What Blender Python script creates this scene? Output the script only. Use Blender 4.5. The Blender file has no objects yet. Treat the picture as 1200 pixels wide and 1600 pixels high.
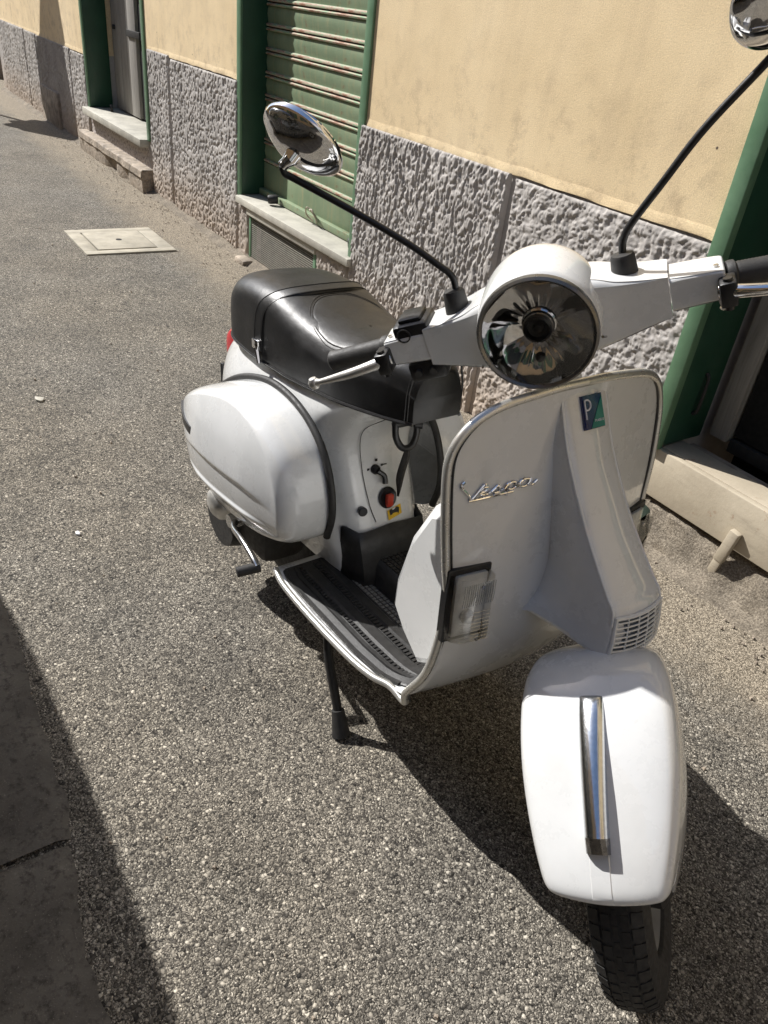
import bpy, bmesh, math, random
import numpy as np
from mathutils import Matrix, Vector

random.seed(4)
SC = bpy.context.scene
COL = SC.collection
PI = math.pi

# ------------------------------------------------------------------ camera
cam_d = bpy.data.cameras.new('camera')
cam = bpy.data.objects.new('camera', cam_d)
COL.objects.link(cam)
RR = np.array([[0.535491, 0.837705, 0.107238],
               [0.513662, -0.222265, -0.828704],
               [-0.670374, 0.498847, -0.549318]])
M = Matrix.Identity(4)
for r in range(3):
    M[r][0] = RR[0][r]
    M[r][1] = -RR[1][r]
    M[r][2] = -RR[2][r]
M[0][3], M[1][3], M[2][3] = 0.0, 0.0, 1.39735
cam.matrix_world = M
cam_d.sensor_fit = 'VERTICAL'
cam_d.sensor_height = 36.0
cam_d.lens = 1185.64 / 1600 * 36
cam_d.clip_start = 0.02
cam_d.clip_end = 500
SC.camera = cam

# ------------------------------------------------------------------ light
SUN_AZ, SUN_EL = 26.0, 43.0           # light travels towards +X (az 0) turned to +Y
ex = 0.52
w = bpy.data.worlds.new('World')
SC.world = w
w.use_nodes = True
nt = w.node_tree
bg = nt.nodes['Background']
sky = nt.nodes.new('ShaderNodeTexSky')
sky.sky_type = 'NISHITA'
sky.sun_disc = False
sky.sun_elevation = math.radians(SUN_EL)
# direction to the sun in plan: (-cos az, -sin az); Nishita rotation 0 = +Y, clockwise
to = Vector((-math.cos(math.radians(SUN_AZ)), -math.sin(math.radians(SUN_AZ))))
sky.sun_rotation = math.atan2(to.x, to.y)
nt.links.new(sky.outputs[0], bg.inputs[0])
bg.inputs[1].default_value = 0.11
sl = bpy.data.lights.new('sun', 'SUN')
sl.energy = 5.0
sl.angle = math.radians(0.5)
sl.color = (1.0, 0.975, 0.94)
so = bpy.data.objects.new('sun', sl)
COL.objects.link(so)
e_, a_ = math.radians(SUN_EL), math.radians(SUN_AZ)
dirv = Vector((math.cos(a_) * math.cos(e_), math.sin(a_) * math.cos(e_), -math.sin(e_)))
so.rotation_euler = dirv.to_track_quat('-Z', 'Y').to_euler()
so.location = (-5, -5, 9)
SC.view_settings.view_transform = 'Standard'
SC.view_settings.look = 'None'
SC.view_settings.gamma = 1
SC.view_settings.exposure = ex
SC.view_settings.use_curve_mapping = False
SC.render.engine = 'CYCLES'
SC.cycles.max_bounces = 8
SC.cycles.transparent_max_bounces = 12

# ------------------------------------------------------------------ noise
def _h(ix, iy, s):
    v = (ix.astype(np.int64) * 374761393 + iy.astype(np.int64) * 668265263 + s * 974634777) & 0xffffffff
    v = ((v ^ (v >> 13)) * 1274126177) & 0xffffffff
    return ((v ^ (v >> 16)) & 0xffff) / 65535.0
def vn(x, y, s=0):
    ix, iy = np.floor(x), np.floor(y)
    fx, fy = x - ix, y - iy
    fx = fx * fx * (3 - 2 * fx); fy = fy * fy * (3 - 2 * fy)
    a, b = _h(ix, iy, s), _h(ix + 1, iy, s)
    c, d = _h(ix, iy + 1, s), _h(ix + 1, iy + 1, s)
    return (a * (1 - fx) + b * fx) * (1 - fy) + (c * (1 - fx) + d * fx) * fy
def fbm(x, y, s=0, o=4):
    t, a = 0, 0.5
    for k in range(o):
        t = t + a * vn(x * 2 ** k, y * 2 ** k, s + k); a *= 0.5
    return t

# ------------------------------------------------------------------ materials
class NM:
    def __init__(s, name):
        s.m = bpy.data.materials.new(name); s.m.use_nodes = True
        s.t = s.m.node_tree; s.b = s.t.nodes['Principled BSDF']
        s.tc = s.t.nodes.new('ShaderNodeTexCoord')
        s.geo = s.t.nodes.new('ShaderNodeNewGeometry')
    def n(s, k, **kw):
        n = s.t.nodes.new(k)
        for a, b in kw.items():
            if a.startswith('i_'):
                n.inputs[a[2:].replace('_', ' ')].default_value = b
            else: setattr(n, a, b)
        return n
    def l(s, a, b): s.t.links.new(a, b)
    def pos(s, scale=(1, 1, 1)):
        mp = s.n('ShaderNodeMapping'); mp.inputs['Scale'].default_value = scale
        s.l(s.tc.outputs['Object'], mp.inputs['Vector'])
        return mp.outputs[0]
    def noise(s, sc, det=4, rough=0.6, vec=None, dist=0):
        n = s.n('ShaderNodeTexNoise'); n.inputs['Scale'].default_value = sc
        n.inputs['Detail'].default_value = det; n.inputs['Roughness'].default_value = rough
        n.inputs['Distortion'].default_value = dist
        s.l(vec if vec else s.pos(), n.inputs['Vector']); return n.outputs['Fac']
    def voro(s, sc, feat='F1', vec=None, out='Distance'):
        n = s.n('ShaderNodeTexVoronoi'); n.feature = feat; n.inputs['Scale'].default_value = sc
        s.l(vec if vec else s.pos(), n.inputs['Vector']); return n.outputs[out]
    def ramp(s, src, stops):
        r = s.n('ShaderNodeValToRGB'); cr = r.color_ramp
        while len(cr.elements) < len(stops): cr.elements.new(0.5)
        for e, (p, c) in zip(cr.elements, stops):
            e.position = p; e.color = (*c, 1) if len(c) == 3 else c
        s.l(src, r.inputs[0]); return r.outputs[0]
    def mix(s, f, a, b, mode='MIX'):
        m = s.n('ShaderNodeMix', data_type='RGBA', blend_type=mode)
        for i, v in ((0, f), (6, a), (7, b)):
            if hasattr(v, 'links'): s.l(v, m.inputs[i])
            elif i == 0: m.inputs[0].default_value = v
            else: m.inputs[i].default_value = (*v, 1)
        return m.outputs[2]
    def math(s, op, a, b=0):
        m = s.n('ShaderNodeMath', operation=op)
        for i, v in enumerate((a, b)):
            if hasattr(v, 'links'): s.l(v, m.inputs[i])
            else: m.inputs[i].default_value = v
        return m.outputs[0]
    def bump(s, h, st=0.3, d=0.002, prev=None):
        b = s.n('ShaderNodeBump'); b.inputs['Strength'].default_value = st
        b.inputs['Distance'].default_value = d; s.l(h, b.inputs['Height'])
        if prev: s.l(prev, b.inputs['Normal'])
        s.l(b.outputs[0], s.b.inputs['Normal']); return b.outputs[0]
    def col(s, c):
        if hasattr(c, 'links'): s.l(c, s.b.inputs['Base Color'])
        else: s.b.inputs['Base Color'].default_value = (*c, 1)
    def rough(s, c):
        if hasattr(c, 'links'): s.l(c, s.b.inputs['Roughness'])
        else: s.b.inputs['Roughness'].default_value = c
    def set(s, **k):
        for a, b in k.items(): s.b.inputs[a.replace('_', ' ')].default_value = b

def simple(name, c, rough=0.5, metal=0.0, nsc=30, var=0.15, bump=0.0, bsc=200, coat=0, bd=0.001):
    m = NM(name)
    f = m.noise(nsc, 5, 0.65)
    lo = tuple(x * (1 - var) for x in c); hi = tuple(min(1, x * (1 + var)) for x in c)
    m.col(m.ramp(f, [(0.3, lo), (0.7, hi)]))
    m.rough(m.ramp(m.noise(nsc * 2.3, 4), [(0.3, (rough * 0.8,) * 3), (0.75, (min(1, rough * 1.25),) * 3)]))
    m.set(Metallic=metal)
    if coat: m.set(Coat_Weight=coat, Coat_Roughness=0.03)
    if bump: m.bump(m.noise(bsc, 3), bump, bd)
    return m.m

def paint_mat():
    m = NM('white_paint')
    d = m.noise(9, 6, 0.7)
    g = m.noise(160, 3, 0.6)
    c = m.ramp(d, [(0.35, (0.655, 0.66, 0.65)), (0.62, (0.705, 0.71, 0.70))])
    dirt = m.ramp(g, [(0.72, (0, 0, 0)), (0.8, (1, 1, 1))])
    c = m.mix(m.math('MULTIPLY', dirt, 0.25), c, (0.45, 0.42, 0.36))
    m.col(c)
    m.rough(m.ramp(d, [(0.3, (0.22,) * 3), (0.7, (0.34,) * 3)]))
    m.set(Coat_Weight=1.0, Coat_Roughness=0.02, Specular_IOR_Level=0.5)
    return m.m

def asphalt_mat():
    m = NM('asphalt')
    p = m.pos()
    wv = m.n('ShaderNodeTexNoise'); wv.inputs['Scale'].default_value = 90
    m.l(p, wv.inputs['Vector'])
    ad = m.n('ShaderNodeVectorMath', operation='MULTIPLY_ADD')
    m.l(wv.outputs['Color'], ad.inputs[0]); ad.inputs[1].default_value = (0.009,) * 3; m.l(p, ad.inputs[2])
    v = ad.outputs[0]
    v1 = m.n('ShaderNodeTexVoronoi'); v1.inputs['Scale'].default_value = 150; m.l(v, v1.inputs['Vector'])
    v2 = m.n('ShaderNodeTexVoronoi'); v2.inputs['Scale'].default_value = 300; m.l(v, v2.inputs['Vector'])
    v3 = m.n('ShaderNodeTexVoronoi'); v3.inputs['Scale'].default_value = 620; m.l(v, v3.inputs['Vector'])
    def sp(q):
        x = m.n('ShaderNodeSeparateColor'); m.l(q.outputs['Color'], x.inputs[0]); return x
    s1, s2, s3 = sp(v1), sp(v2), sp(v3)
    ra = lambda q, o=0: m.ramp(q.outputs[o], [(0.0, (0.025, 0.024, 0.022)), (0.35, (0.105, 0.100, 0.091)), (0.65, (0.215, 0.206, 0.186)), (0.88, (0.34, 0.328, 0.296)), (1.0, (0.54, 0.525, 0.48))])
    big1 = m.math('GREATER_THAN', s1.outputs[1], 0.82)          # larger chippings
    mid1 = m.math('GREATER_THAN', s2.outputs[1], 0.40)
    fine = ra(s3); mid = ra(s2); lar = ra(s1)
    c = m.mix(mid1, fine, mid); c = m.mix(big1, c, lar)
    edge1 = m.ramp(v1.outputs['Distance'], [(0.45, (1, 1, 1)), (0.62, (0.30,) * 3)])
    edge2 = m.ramp(v2.outputs['Distance'], [(0.45, (1, 1, 1)), (0.70, (0.35,) * 3)])
    e_m = m.mix(big1, edge2, edge1)
    c = m.mix(0.9, c, e_m, 'MULTIPLY')
    # bald patches of binder, worn pale tracks, stains
    med = m.noise(3.2, 6, 0.68)
    c = m.mix(1.0, c, m.ramp(med, [(0.30, (0.72,) * 3), (0.5, (1.0,) * 3), (0.72, (1.22,) * 3)]), 'MULTIPLY')
    bald = m.ramp(m.noise(6.5, 6, 0.75), [(0.60, (0, 0, 0)), (0.70, (1, 1, 1))])
    c = m.mix(m.math('MULTIPLY', bald, 0.55), c, (0.085, 0.08, 0.072))
    big = m.noise(0.9, 5, 0.6)
    c = m.mix(m.ramp(big, [(0.25, (0.35,) * 3), (0.60, (1, 1, 1))]), c, m.mix(0.8, c, (1.08, 0.98, 0.84), 'MULTIPLY'))
    # hairline cracks
    ck = m.n('ShaderNodeTexVoronoi'); ck.feature = 'DISTANCE_TO_EDGE'; ck.inputs['Scale'].default_value = 0.9
    w2 = m.n('ShaderNodeTexNoise'); w2.inputs['Scale'].default_value = 5; w2.inputs['Detail'].default_value = 6; m.l(p, w2.inputs['Vector'])
    a2 = m.n('ShaderNodeVectorMath', operation='MULTIPLY_ADD'); m.l(w2.outputs['Color'], a2.inputs[0]); a2.inputs[1].default_value = (0.35,) * 3; m.l(p, a2.inputs[2])
    m.l(a2.outputs[0], ck.inputs['Vector'])
    crk = m.ramp(ck.outputs['Distance'], [(0.0015, (1, 1, 1)), (0.0045, (0, 0, 0))])
    crk = m.math('MULTIPLY', crk, m.math('GREATER_THAN', m.noise(0.8, 2), 0.52))
    c = m.mix(m.math('MULTIPLY', crk, 0.55), c, (0.03, 0.028, 0.025))
    # sandy dirt next to the wall foot
    sx = m.n('ShaderNodeSeparateXYZ'); m.l(p, sx.inputs[0])
    yy = m.math('ADD', sx.outputs[1], m.math('MULTIPLY', m.noise(5, 6, 0.7), 0.5))
    edge = m.ramp(m.math('SUBTRACT', yy, 1.0), [(0.75, (0, 0, 0)), (1.45, (1, 1, 1))])
    sand = m.ramp(s2.outputs[0], [(0.0, (0.08, 0.064, 0.045)), (0.5, (0.22, 0.185, 0.135)), (1.0, (0.48, 0.41, 0.31))])
    c = m.mix(m.math('MULTIPLY', edge, 0.85), c, sand)
    m.col(c); m.rough(0.82); m.set(Specular_IOR_Level=0.3)
    hh = m.mix(big1, v2.outputs['Distance'], v1.outputs['Distance'])
    hgt = m.math('SUBTRACT', 1.0, m.math('MAXIMUM', hh, 0.22))
    b = m.bump(hgt, 0.75, 0.0035)
    m.bump(m.noise(500, 3, 0.7), 0.35, 0.001, b)
    return m.m

def plaster_mat():
    m = NM('yellow_plaster')
    c = m.ramp(m.noise(1.3, 7, 0.62), [(0.3, (0.72, 0.56, 0.33)), (0.5, (0.82, 0.65, 0.40)), (0.72, (0.87, 0.71, 0.46))])
    tr = m.ramp(m.noise(3.1, 6, 0.7, None, 0.6), [(0.52, (0, 0, 0)), (0.60, (1, 1, 1))])
    c = m.mix(m.math('MULTIPLY', tr, 0.16), c, (0.52, 0.40, 0.25))
    st = m.noise(1.0, 6, 0.65, m.pos((7, 7, 0.7)))
    c = m.mix(m.ramp(st, [(0.5, (0, 0, 0)), (0.75, (0.32,) * 3)]), c, (0.50, 0.38, 0.24))
    sx = m.n('ShaderNodeSeparateXYZ'); m.l(m.pos(), sx.inputs[0])
    sc = m.ramp(m.noise(11, 6, 0.75), [(0.50, (0, 0, 0)), (0.66, (1, 1, 1))])
    z = m.math('SUBTRACT', 1.5, sx.outputs[2])
    zz = m.ramp(z, [(0.05, (0, 0, 0)), (0.5, (1, 1, 1))])
    c = m.mix(m.math('MULTIPLY', m.math('MULTIPLY', sc, zz), 0.55), c, (0.40, 0.30, 0.19))
    gr = m.ramp(m.noise(220, 3, 0.6), [(0.35, (0.86,) * 3), (0.65, (1.06,) * 3)])
    c = m.mix(1.0, c, gr, 'MULTIPLY')
    # chips and small holes
    ch = m.ramp(m.noise(17, 5, 0.8), [(0.735, (0, 0, 0)), (0.75, (1, 1, 1))])
    c = m.mix(m.math('MULTIPLY', ch, 0.8), c, (0.26, 0.19, 0.13))
    fl = m.ramp(m.voro(9, out='Distance'), [(0.03, (1, 1, 1)), (0.045, (0, 0, 0))])
    c = m.mix(m.math('MULTIPLY', fl, m.math('GREATER_THAN', m.noise(2.3, 1), 0.60)), c, (0.10, 0.07, 0.05))
    m.col(c); m.rough(0.9)
    b = m.bump(m.noise(260, 5, 0.7), 0.6, 0.0022)
    b = m.bump(m.noise(14, 5, 0.6), 0.07, 0.006, b)
    m.bump(m.ramp(m.noise(2.2, 3, 0.5), [(0.3, (0,) * 3), (0.7, (1,) * 3)]), 0.12, 0.02, b)
    return m.m

def dado_mat():
    m = NM('grey_render')
    f = m.noise(3, 6, 0.65)
    c = m.ramp(f, [(0.3, (0.285, 0.266, 0.247)), (0.5, (0.395, 0.370, 0.345)), (0.72, (0.495, 0.465, 0.435))])
    c = m.mix(m.ramp(m.noise(60, 4, 0.7), [(0.4, (0, 0, 0)), (0.7, (0.4,) * 3)]), c, (0.33, 0.31, 0.29))
    sx = m.n('ShaderNodeSeparateXYZ'); m.l(m.pos(), sx.inputs[0])
    zz = m.ramp(m.math('ADD', sx.outputs[2], m.math('MULTIPLY', m.noise(6, 5, 0.7), 0.3)), [(0.22, (1, 1, 1)), (0.55, (0, 0, 0))])
    c = m.mix(m.math('MULTIPLY', zz, 0.65), c, (0.40, 0.31, 0.23))
    c = m.mix(m.ramp(m.noise(9, 6, 0.8), [(0.56, (0, 0, 0)), (0.70, (0.6,) * 3)]), c, (0.16, 0.14, 0.125))
    m.col(c); m.rough(0.92)
    m.bump(m.noise(260, 4, 0.65), 0.5, 0.002)
    return m.m

def dado_far_mat():
    m = NM('pitted_grey_render')
    v = m.noise(62, 3, 0.55, m.pos((1, 1, 0.7)))
    pit = m.ramp(v, [(0.40, (0, 0, 0)), (0.5, (1, 1, 1))])
    c = m.mix(pit, (0.17, 0.15, 0.14), m.ramp(m.noise(3, 6, 0.65), [(0.3, (0.38, 0.34, 0.315)), (0.7, (0.52, 0.47, 0.44))]))
    m.col(c); m.rough(0.92)
    m.bump(v, 0.8, 0.014)
    return m.m

def green_shutter_mat():
    m = NM('weathered_green_paint')
    f = m.noise(3, 5, 0.6)
    c = m.ramp(f, [(0.3, (0.135, 0.195, 0.11)), (0.7, (0.245, 0.31, 0.19))])
    st = m.noise(1, 6, 0.7, m.pos((40, 40, 3)))
    c = m.mix(m.ramp(st, [(0.5, (0, 0, 0)), (0.7, (0.7,) * 3)]), c, (0.30, 0.28, 0.15))
    r = m.ramp(m.noise(14, 6, 0.75), [(0.6, (0, 0, 0)), (0.68, (1, 1, 1))])
    c = m.mix(m.math('MULTIPLY', r, 0.8), c, (0.20, 0.085, 0.04))
    m.col(c); m.rough(0.55)
    m.bump(m.noise(60, 4), 0.2, 0.002)
    return m.m

def rust_lip_mat():
    m = NM('rusty_green_edge')
    r = m.ramp(m.noise(1, 6, 0.7, m.pos((12, 30, 60))), [(0.42, (0.22, 0.33, 0.19)), (0.5, (0.42, 0.33, 0.24)), (0.6, (0.24, 0.10, 0.05))])
    m.col(r); m.rough(0.7); m.bump(m.noise(90, 4), 0.4, 0.002)
    return m.m

def dark_green_mat(n='dark_green_paint', c1=(0.012, 0.05, 0.028), c2=(0.02, 0.075, 0.042)):
    m = NM(n)
    m.col(m.ramp(m.noise(5, 6, 0.7), [(0.35, c1), (0.7, c2)]))
    m.rough(m.ramp(m.noise(20, 4), [(0.3, (0.35,) * 3), (0.7, (0.55,) * 3)]))
    m.bump(m.noise(40, 4), 0.15, 0.002)
    return m.m

def wood_mat(n, c1, c2):
    m = NM(n)
    g = m.noise(1, 6, 0.7, m.pos((50, 50, 3)), 0.4)
    c = m.ramp(g, [(0.3, c1), (0.7, c2)])
    ch = m.ramp(m.noise(9, 6, 0.8), [(0.6, (0, 0, 0)), (0.66, (1, 1, 1))])
    c = m.mix(m.math('MULTIPLY', ch, 0.5), c, tuple(x * 0.4 for x in c1))
    m.col(c); m.rough(0.75); m.bump(g, 0.4, 0.003)
    return m.m

def leather_mat():
    m = NM('black_leatherette')
    m.col(m.ramp(m.noise(12, 4), [(0.3, (0.006, 0.006, 0.0065)), (0.7, (0.011, 0.011, 0.011))]))
    m.rough(m.ramp(m.noise(25, 4), [(0.3, (0.34,) * 3), (0.7, (0.48,) * 3)]))
    m.set(Specular_IOR_Level=0.5)
    v = m.voro(520, 'DISTANCE_TO_EDGE')
    b = m.bump(v, 0.22, 0.0008)
    m.bump(m.noise(26, 3), 0.25, 0.003, b)
    return m.m

def slab_mat():
    m = NM('worn_stone_slab')
    c = m.ramp(m.noise(5, 7, 0.7), [(0.3, (0.06, 0.053, 0.045)), (0.6, (0.13, 0.118, 0.10)), (0.8, (0.30, 0.275, 0.23))])
    c = m.mix(m.ramp(m.noise(60, 5, 0.7), [(0.50, (0, 0, 0)), (0.66, (0.85,) * 3)]), c, (0.04, 0.034, 0.030))
    c = m.mix(m.ramp(m.noise(320, 3, 0.7), [(0.62, (0, 0, 0)), (0.72, (0.6,) * 3)]), c, (0.34, 0.31, 0.27))
    m.col(c); m.rough(0.88); m.bump(m.noise(30, 6, 0.7), 0.6, 0.008)
    return m.m

def glass_mat(name, tint=(1, 1, 1), ribs=0, a=0.12):
    m = bpy.data.materials.new(name); m.use_nodes = True
    t = m.node_tree; t.nodes.remove(t.nodes['Principled BSDF'])
    out = t.nodes['Material Output']
    tr = t.nodes.new('ShaderNodeBsdfTransparent'); tr.inputs[0].default_value = (*tint, 1)
    gl = t.nodes.new('ShaderNodeBsdfGlossy'); gl.inputs['Roughness'].default_value = 0.02
    fr = t.nodes.new('ShaderNodeFresnel'); fr.inputs[0].default_value = 1.5
    mx = t.nodes.new('ShaderNodeMixShader')
    ad = t.nodes.new('ShaderNodeMath'); ad.operation = 'ADD'; ad.inputs[1].default_value = a * 0.3
    t.links.new(fr.outputs[0], ad.inputs[0]); t.links.new(ad.outputs[0], mx.inputs[0])
    t.links.new(tr.outputs[0], mx.inputs[1]); t.links.new(gl.outputs[0], mx.inputs[2])
    t.links.new(mx.outputs[0], out.inputs[0])
    return m

MT = {}
MT['paint'] = paint_mat()
MT['asphalt'] = asphalt_mat()
MT['plaster'] = plaster_mat()
MT['dado'] = dado_mat()
MT['dadofar'] = dado_far_mat()
MT['shutter'] = green_shutter_mat()
MT['rust'] = rust_lip_mat()
MT['dgreen'] = dark_green_mat()
MT['lgreen'] = dark_green_mat('light_green_paint', (0.09, 0.18, 0.10), (0.14, 0.25, 0.15))  # lighter green for face strips and vent frame
MT['wood'] = wood_mat('old_grey_wood', (0.20, 0.19, 0.17), (0.36, 0.34, 0.31))
MT['darkwood'] = wood_mat('dark_wood', (0.01, 0.01, 0.01), (0.025, 0.024, 0.022))
MT['leather'] = leather_mat()
MT['slab'] = slab_mat()
MT['chrome'] = simple('chrome', (0.82, 0.82, 0.83), 0.05, 1.0, 20, 0.04)
MT['dullchrome'] = simple('dull_chrome', (0.62, 0.62, 0.62), 0.22, 1.0, 60, 0.25)
MT['alu'] = simple('cast_aluminium', (0.62, 0.61, 0.58), 0.38, 0.75, 60, 0.12, 0.1, 400)
MT['trim'] = simple('grey_trim_metal', (0.62, 0.61, 0.57), 0.28, 0.7, 12, 0.06)
MT['black'] = simple('black_plastic', (0.012, 0.012, 0.013), 0.38, 0, 60, 0.3, 0.15, 500)
MT['rubber'] = simple('black_rubber', (0.022, 0.021, 0.020), 0.6, 0, 40, 0.35, 0.3, 300)
MT['mat'] = simple('dusty_floor_rubber', (0.022, 0.0215, 0.021), 0.5, 0, 45, 0.4, 0.3, 300)
MT['matgrey'] = simple('worn_mat_studs', (0.15, 0.148, 0.14), 0.45, 0, 60, 0.3, 0.2, 300)
MT['tyre'] = simple('tyre_rubber', (0.018, 0.017, 0.016), 0.7, 0, 40, 0.35, 0.3, 300)
MT['red'] = simple('red_lens', (0.50, 0.012, 0.02), 0.12, 0, 20, 0.2, coat=0.6)
MT['redknob'] = simple('red_plastic', (0.42, 0.04, 0.02), 0.4, 0, 20, 0.2)
MT['rim'] = simple('grey_rim_paint', (0.20, 0.20, 0.20), 0.4, 0.3, 30, 0.1)
MT['marble'] = simple('worn_marble', (0.42, 0.40, 0.34), 0.6, 0, 9, 0.22, 0.25, 60, bd=0.003)
MT['cream'] = simple('cream_painted_metal', (0.44, 0.38, 0.28), 0.55, 0, 5, 0.18, 0.15, 60, bd=0.002)
def worn_cream():
    m = NM('rust_stained_cream_paint')
    c = m.ramp(m.noise(4, 6, 0.7), [(0.3, (0.34, 0.29, 0.215)), (0.7, (0.47, 0.41, 0.31))])
    r = m.ramp(m.noise(13, 6, 0.8), [(0.60, (0, 0, 0)), (0.68, (1, 1, 1))])
    c = m.mix(m.math('MULTIPLY', r, 0.75), c, (0.24, 0.12, 0.06))
    d = m.ramp(m.noise(1, 6, 0.75, m.pos((4, 4, 22))), [(0.55, (0, 0, 0)), (0.75, (1, 1, 1))])
    c = m.mix(m.math('MULTIPLY', d, 0.45), c, (0.20, 0.17, 0.13))
    m.col(c); m.rough(0.6); m.bump(m.noise(35, 6, 0.75), 0.35, 0.004)
    return m.m
MT['cream'] = worn_cream()
def dirt_mat():
    m = NM('sandy_mortar_dirt')
    c = m.ramp(m.noise(170, 5, 0.75), [(0.32, (0.07, 0.056, 0.042)), (0.5, (0.20, 0.168, 0.125)), (0.7, (0.42, 0.36, 0.28))])
    c = m.mix(1.0, c, m.ramp(m.noise(11, 6, 0.7), [(0.3, (0.6,) * 3), (0.7, (1.2,) * 3)]), 'MULTIPLY')
    m.col(c); m.rough(0.92)
    b = m.bump(m.noise(190, 5, 0.7), 0.9, 0.004)
    m.bump(m.noise(25, 5, 0.7), 0.6, 0.012, b)
    return m.m
MT['dirt'] = dirt_mat()
MT['concrete'] = simple('pale_concrete', (0.36, 0.33, 0.265), 0.88, 0, 8, 0.25, 0.5, 120, bd=0.002)
MT['oldcon'] = simple('crumbling_concrete', (0.30, 0.25, 0.195), 0.9, 0, 14, 0.5, 1.0, 45, bd=0.008)
MT['vent'] = simple('grey_wire_mesh', (0.24, 0.225, 0.19), 0.6, 0.4, 30, 0.2)
MT['lens'] = glass_mat('clear_lens')
MT['indlens'] = glass_mat('clear_indicator_lens', (0.99, 0.99, 0.98), a=0.35)
MT['darkchrome'] = simple('dark_chrome', (0.22, 0.21, 0.20), 0.25, 1.0, 90, 0.4)  # darker metal for the crest tip
MT['satinchrome'] = simple('weathered_chrome', (0.66, 0.68, 0.70), 0.20, 1.0, 140, 0.12, 0.06, 300)
MT['brightmirror'] = simple('silvered_mirror', (0.93, 0.93, 0.93), 0.04, 1.0, 140, 0.03)
MT['silverpaint'] = simple('silvered_plastic', (0.80, 0.80, 0.78), 0.35, 0.1, 60, 0.10)
MT['blue'] = simple('navy_enamel', (0.006, 0.014, 0.10), 0.15, 0, 30, 0.05, coat=1)
MT['teal'] = simple('teal_enamel', (0.012, 0.16, 0.14), 0.15, 0, 30, 0.05, coat=1)
MT['whitepr'] = simple('white_print', (0.75, 0.75, 0.78), 0.3, 0, 30, 0.02)
MT['yellow'] = simple('yellow_sticker', (0.72, 0.45, 0.03), 0.4, 0, 90, 0.15)
MT['inkblack'] = simple('black_print', (0.02, 0.02, 0.02), 0.5, 0, 30, 0.2)
MT['grillegap'] = simple('slate_blue_gap_shade', (0.10, 0.12, 0.15), 0.6, 0, 30, 0.1)  # bluish grey standing for shade between the grille bars
MT['darkroom'] = simple('dark_interior', (0.006, 0.006, 0.006), 0.9)  # near-black colour stands in for unlit interiors and holes
MT['brick'] = simple('ochre_facade', (0.36, 0.27, 0.17), 0.9, 0, 3, 0.15, 0.3, 60, bd=0.005)
MT['facade2'] = simple('pink_facade', (0.48, 0.28, 0.21), 0.9, 0, 3, 0.15, 0.3, 60, bd=0.005)
MT['darkfacade'] = simple('grey_stone_facade', (0.30, 0.30, 0.315), 0.9, 0, 3, 0.3, 0.3, 60, bd=0.005)
MT['winglass'] = simple('window_glass', (0.03, 0.04, 0.05), 0.05, 0, 3, 0.1)
MT['carpaint'] = simple('dark_grey_car_paint', (0.03, 0.032, 0.036), 0.25, 0.3, 5, 0.1, coat=1)
MT['canvas'] = simple('canvas', (0.42, 0.38, 0.30), 0.9, 0, 20, 0.15)

# ------------------------------------------------------------------ builders
def tag(o, label=None, cat=None, group=None, kind=None):
    if label: o['label'] = label
    if cat: o['category'] = cat
    if group: o['group'] = group
    if kind: o['kind'] = kind
    return o
def empty(name, loc=(0, 0, 0), rz=0):
    o = bpy.data.objects.new(name, None); COL.objects.link(o)
    o.location = loc; o.rotation_euler = (0, 0, rz); o.empty_display_size = 0.1
    return o
STEER = False
_dl, _rk, _xa = -0.976571, 0.443955, 0.071175
_U = np.array([-math.sin(_rk), 0, math.cos(_rk)])
def steer(P):
    a = np.array([_xa, 0, 0]); w_ = P - a
    return a + w_ * math.cos(_dl) + np.cross(_U, w_) * math.sin(_dl) + np.outer(w_ @ _U, _U) * (1 - math.cos(_dl))
def G(name, V, F, mat, parent=None, smooth=True, ang=38, st=False):
    V = np.array(V, float).reshape(-1, 3)
    if st: V = steer(V)
    me = bpy.data.meshes.new(name)
    me.from_pydata(V.tolist(), [], F)
    me.update()
    bm = bmesh.new(); bm.from_mesh(me)
    bmesh.ops.recalc_face_normals(bm, faces=bm.faces)
    bm.to_mesh(me); bm.free()
    if smooth:
        me.polygons.foreach_set('use_smooth', [True] * len(me.polygons))
        me.set_sharp_from_angle(angle=math.radians(ang))
    mats = mat if isinstance(mat, (list, tuple)) else [mat]
    for mm in mats: me.materials.append(MT[mm] if isinstance(mm, str) else mm)
    o = bpy.data.objects.new(name, me); COL.objects.link(o)
    if parent: o.parent = parent
    return o
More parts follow.
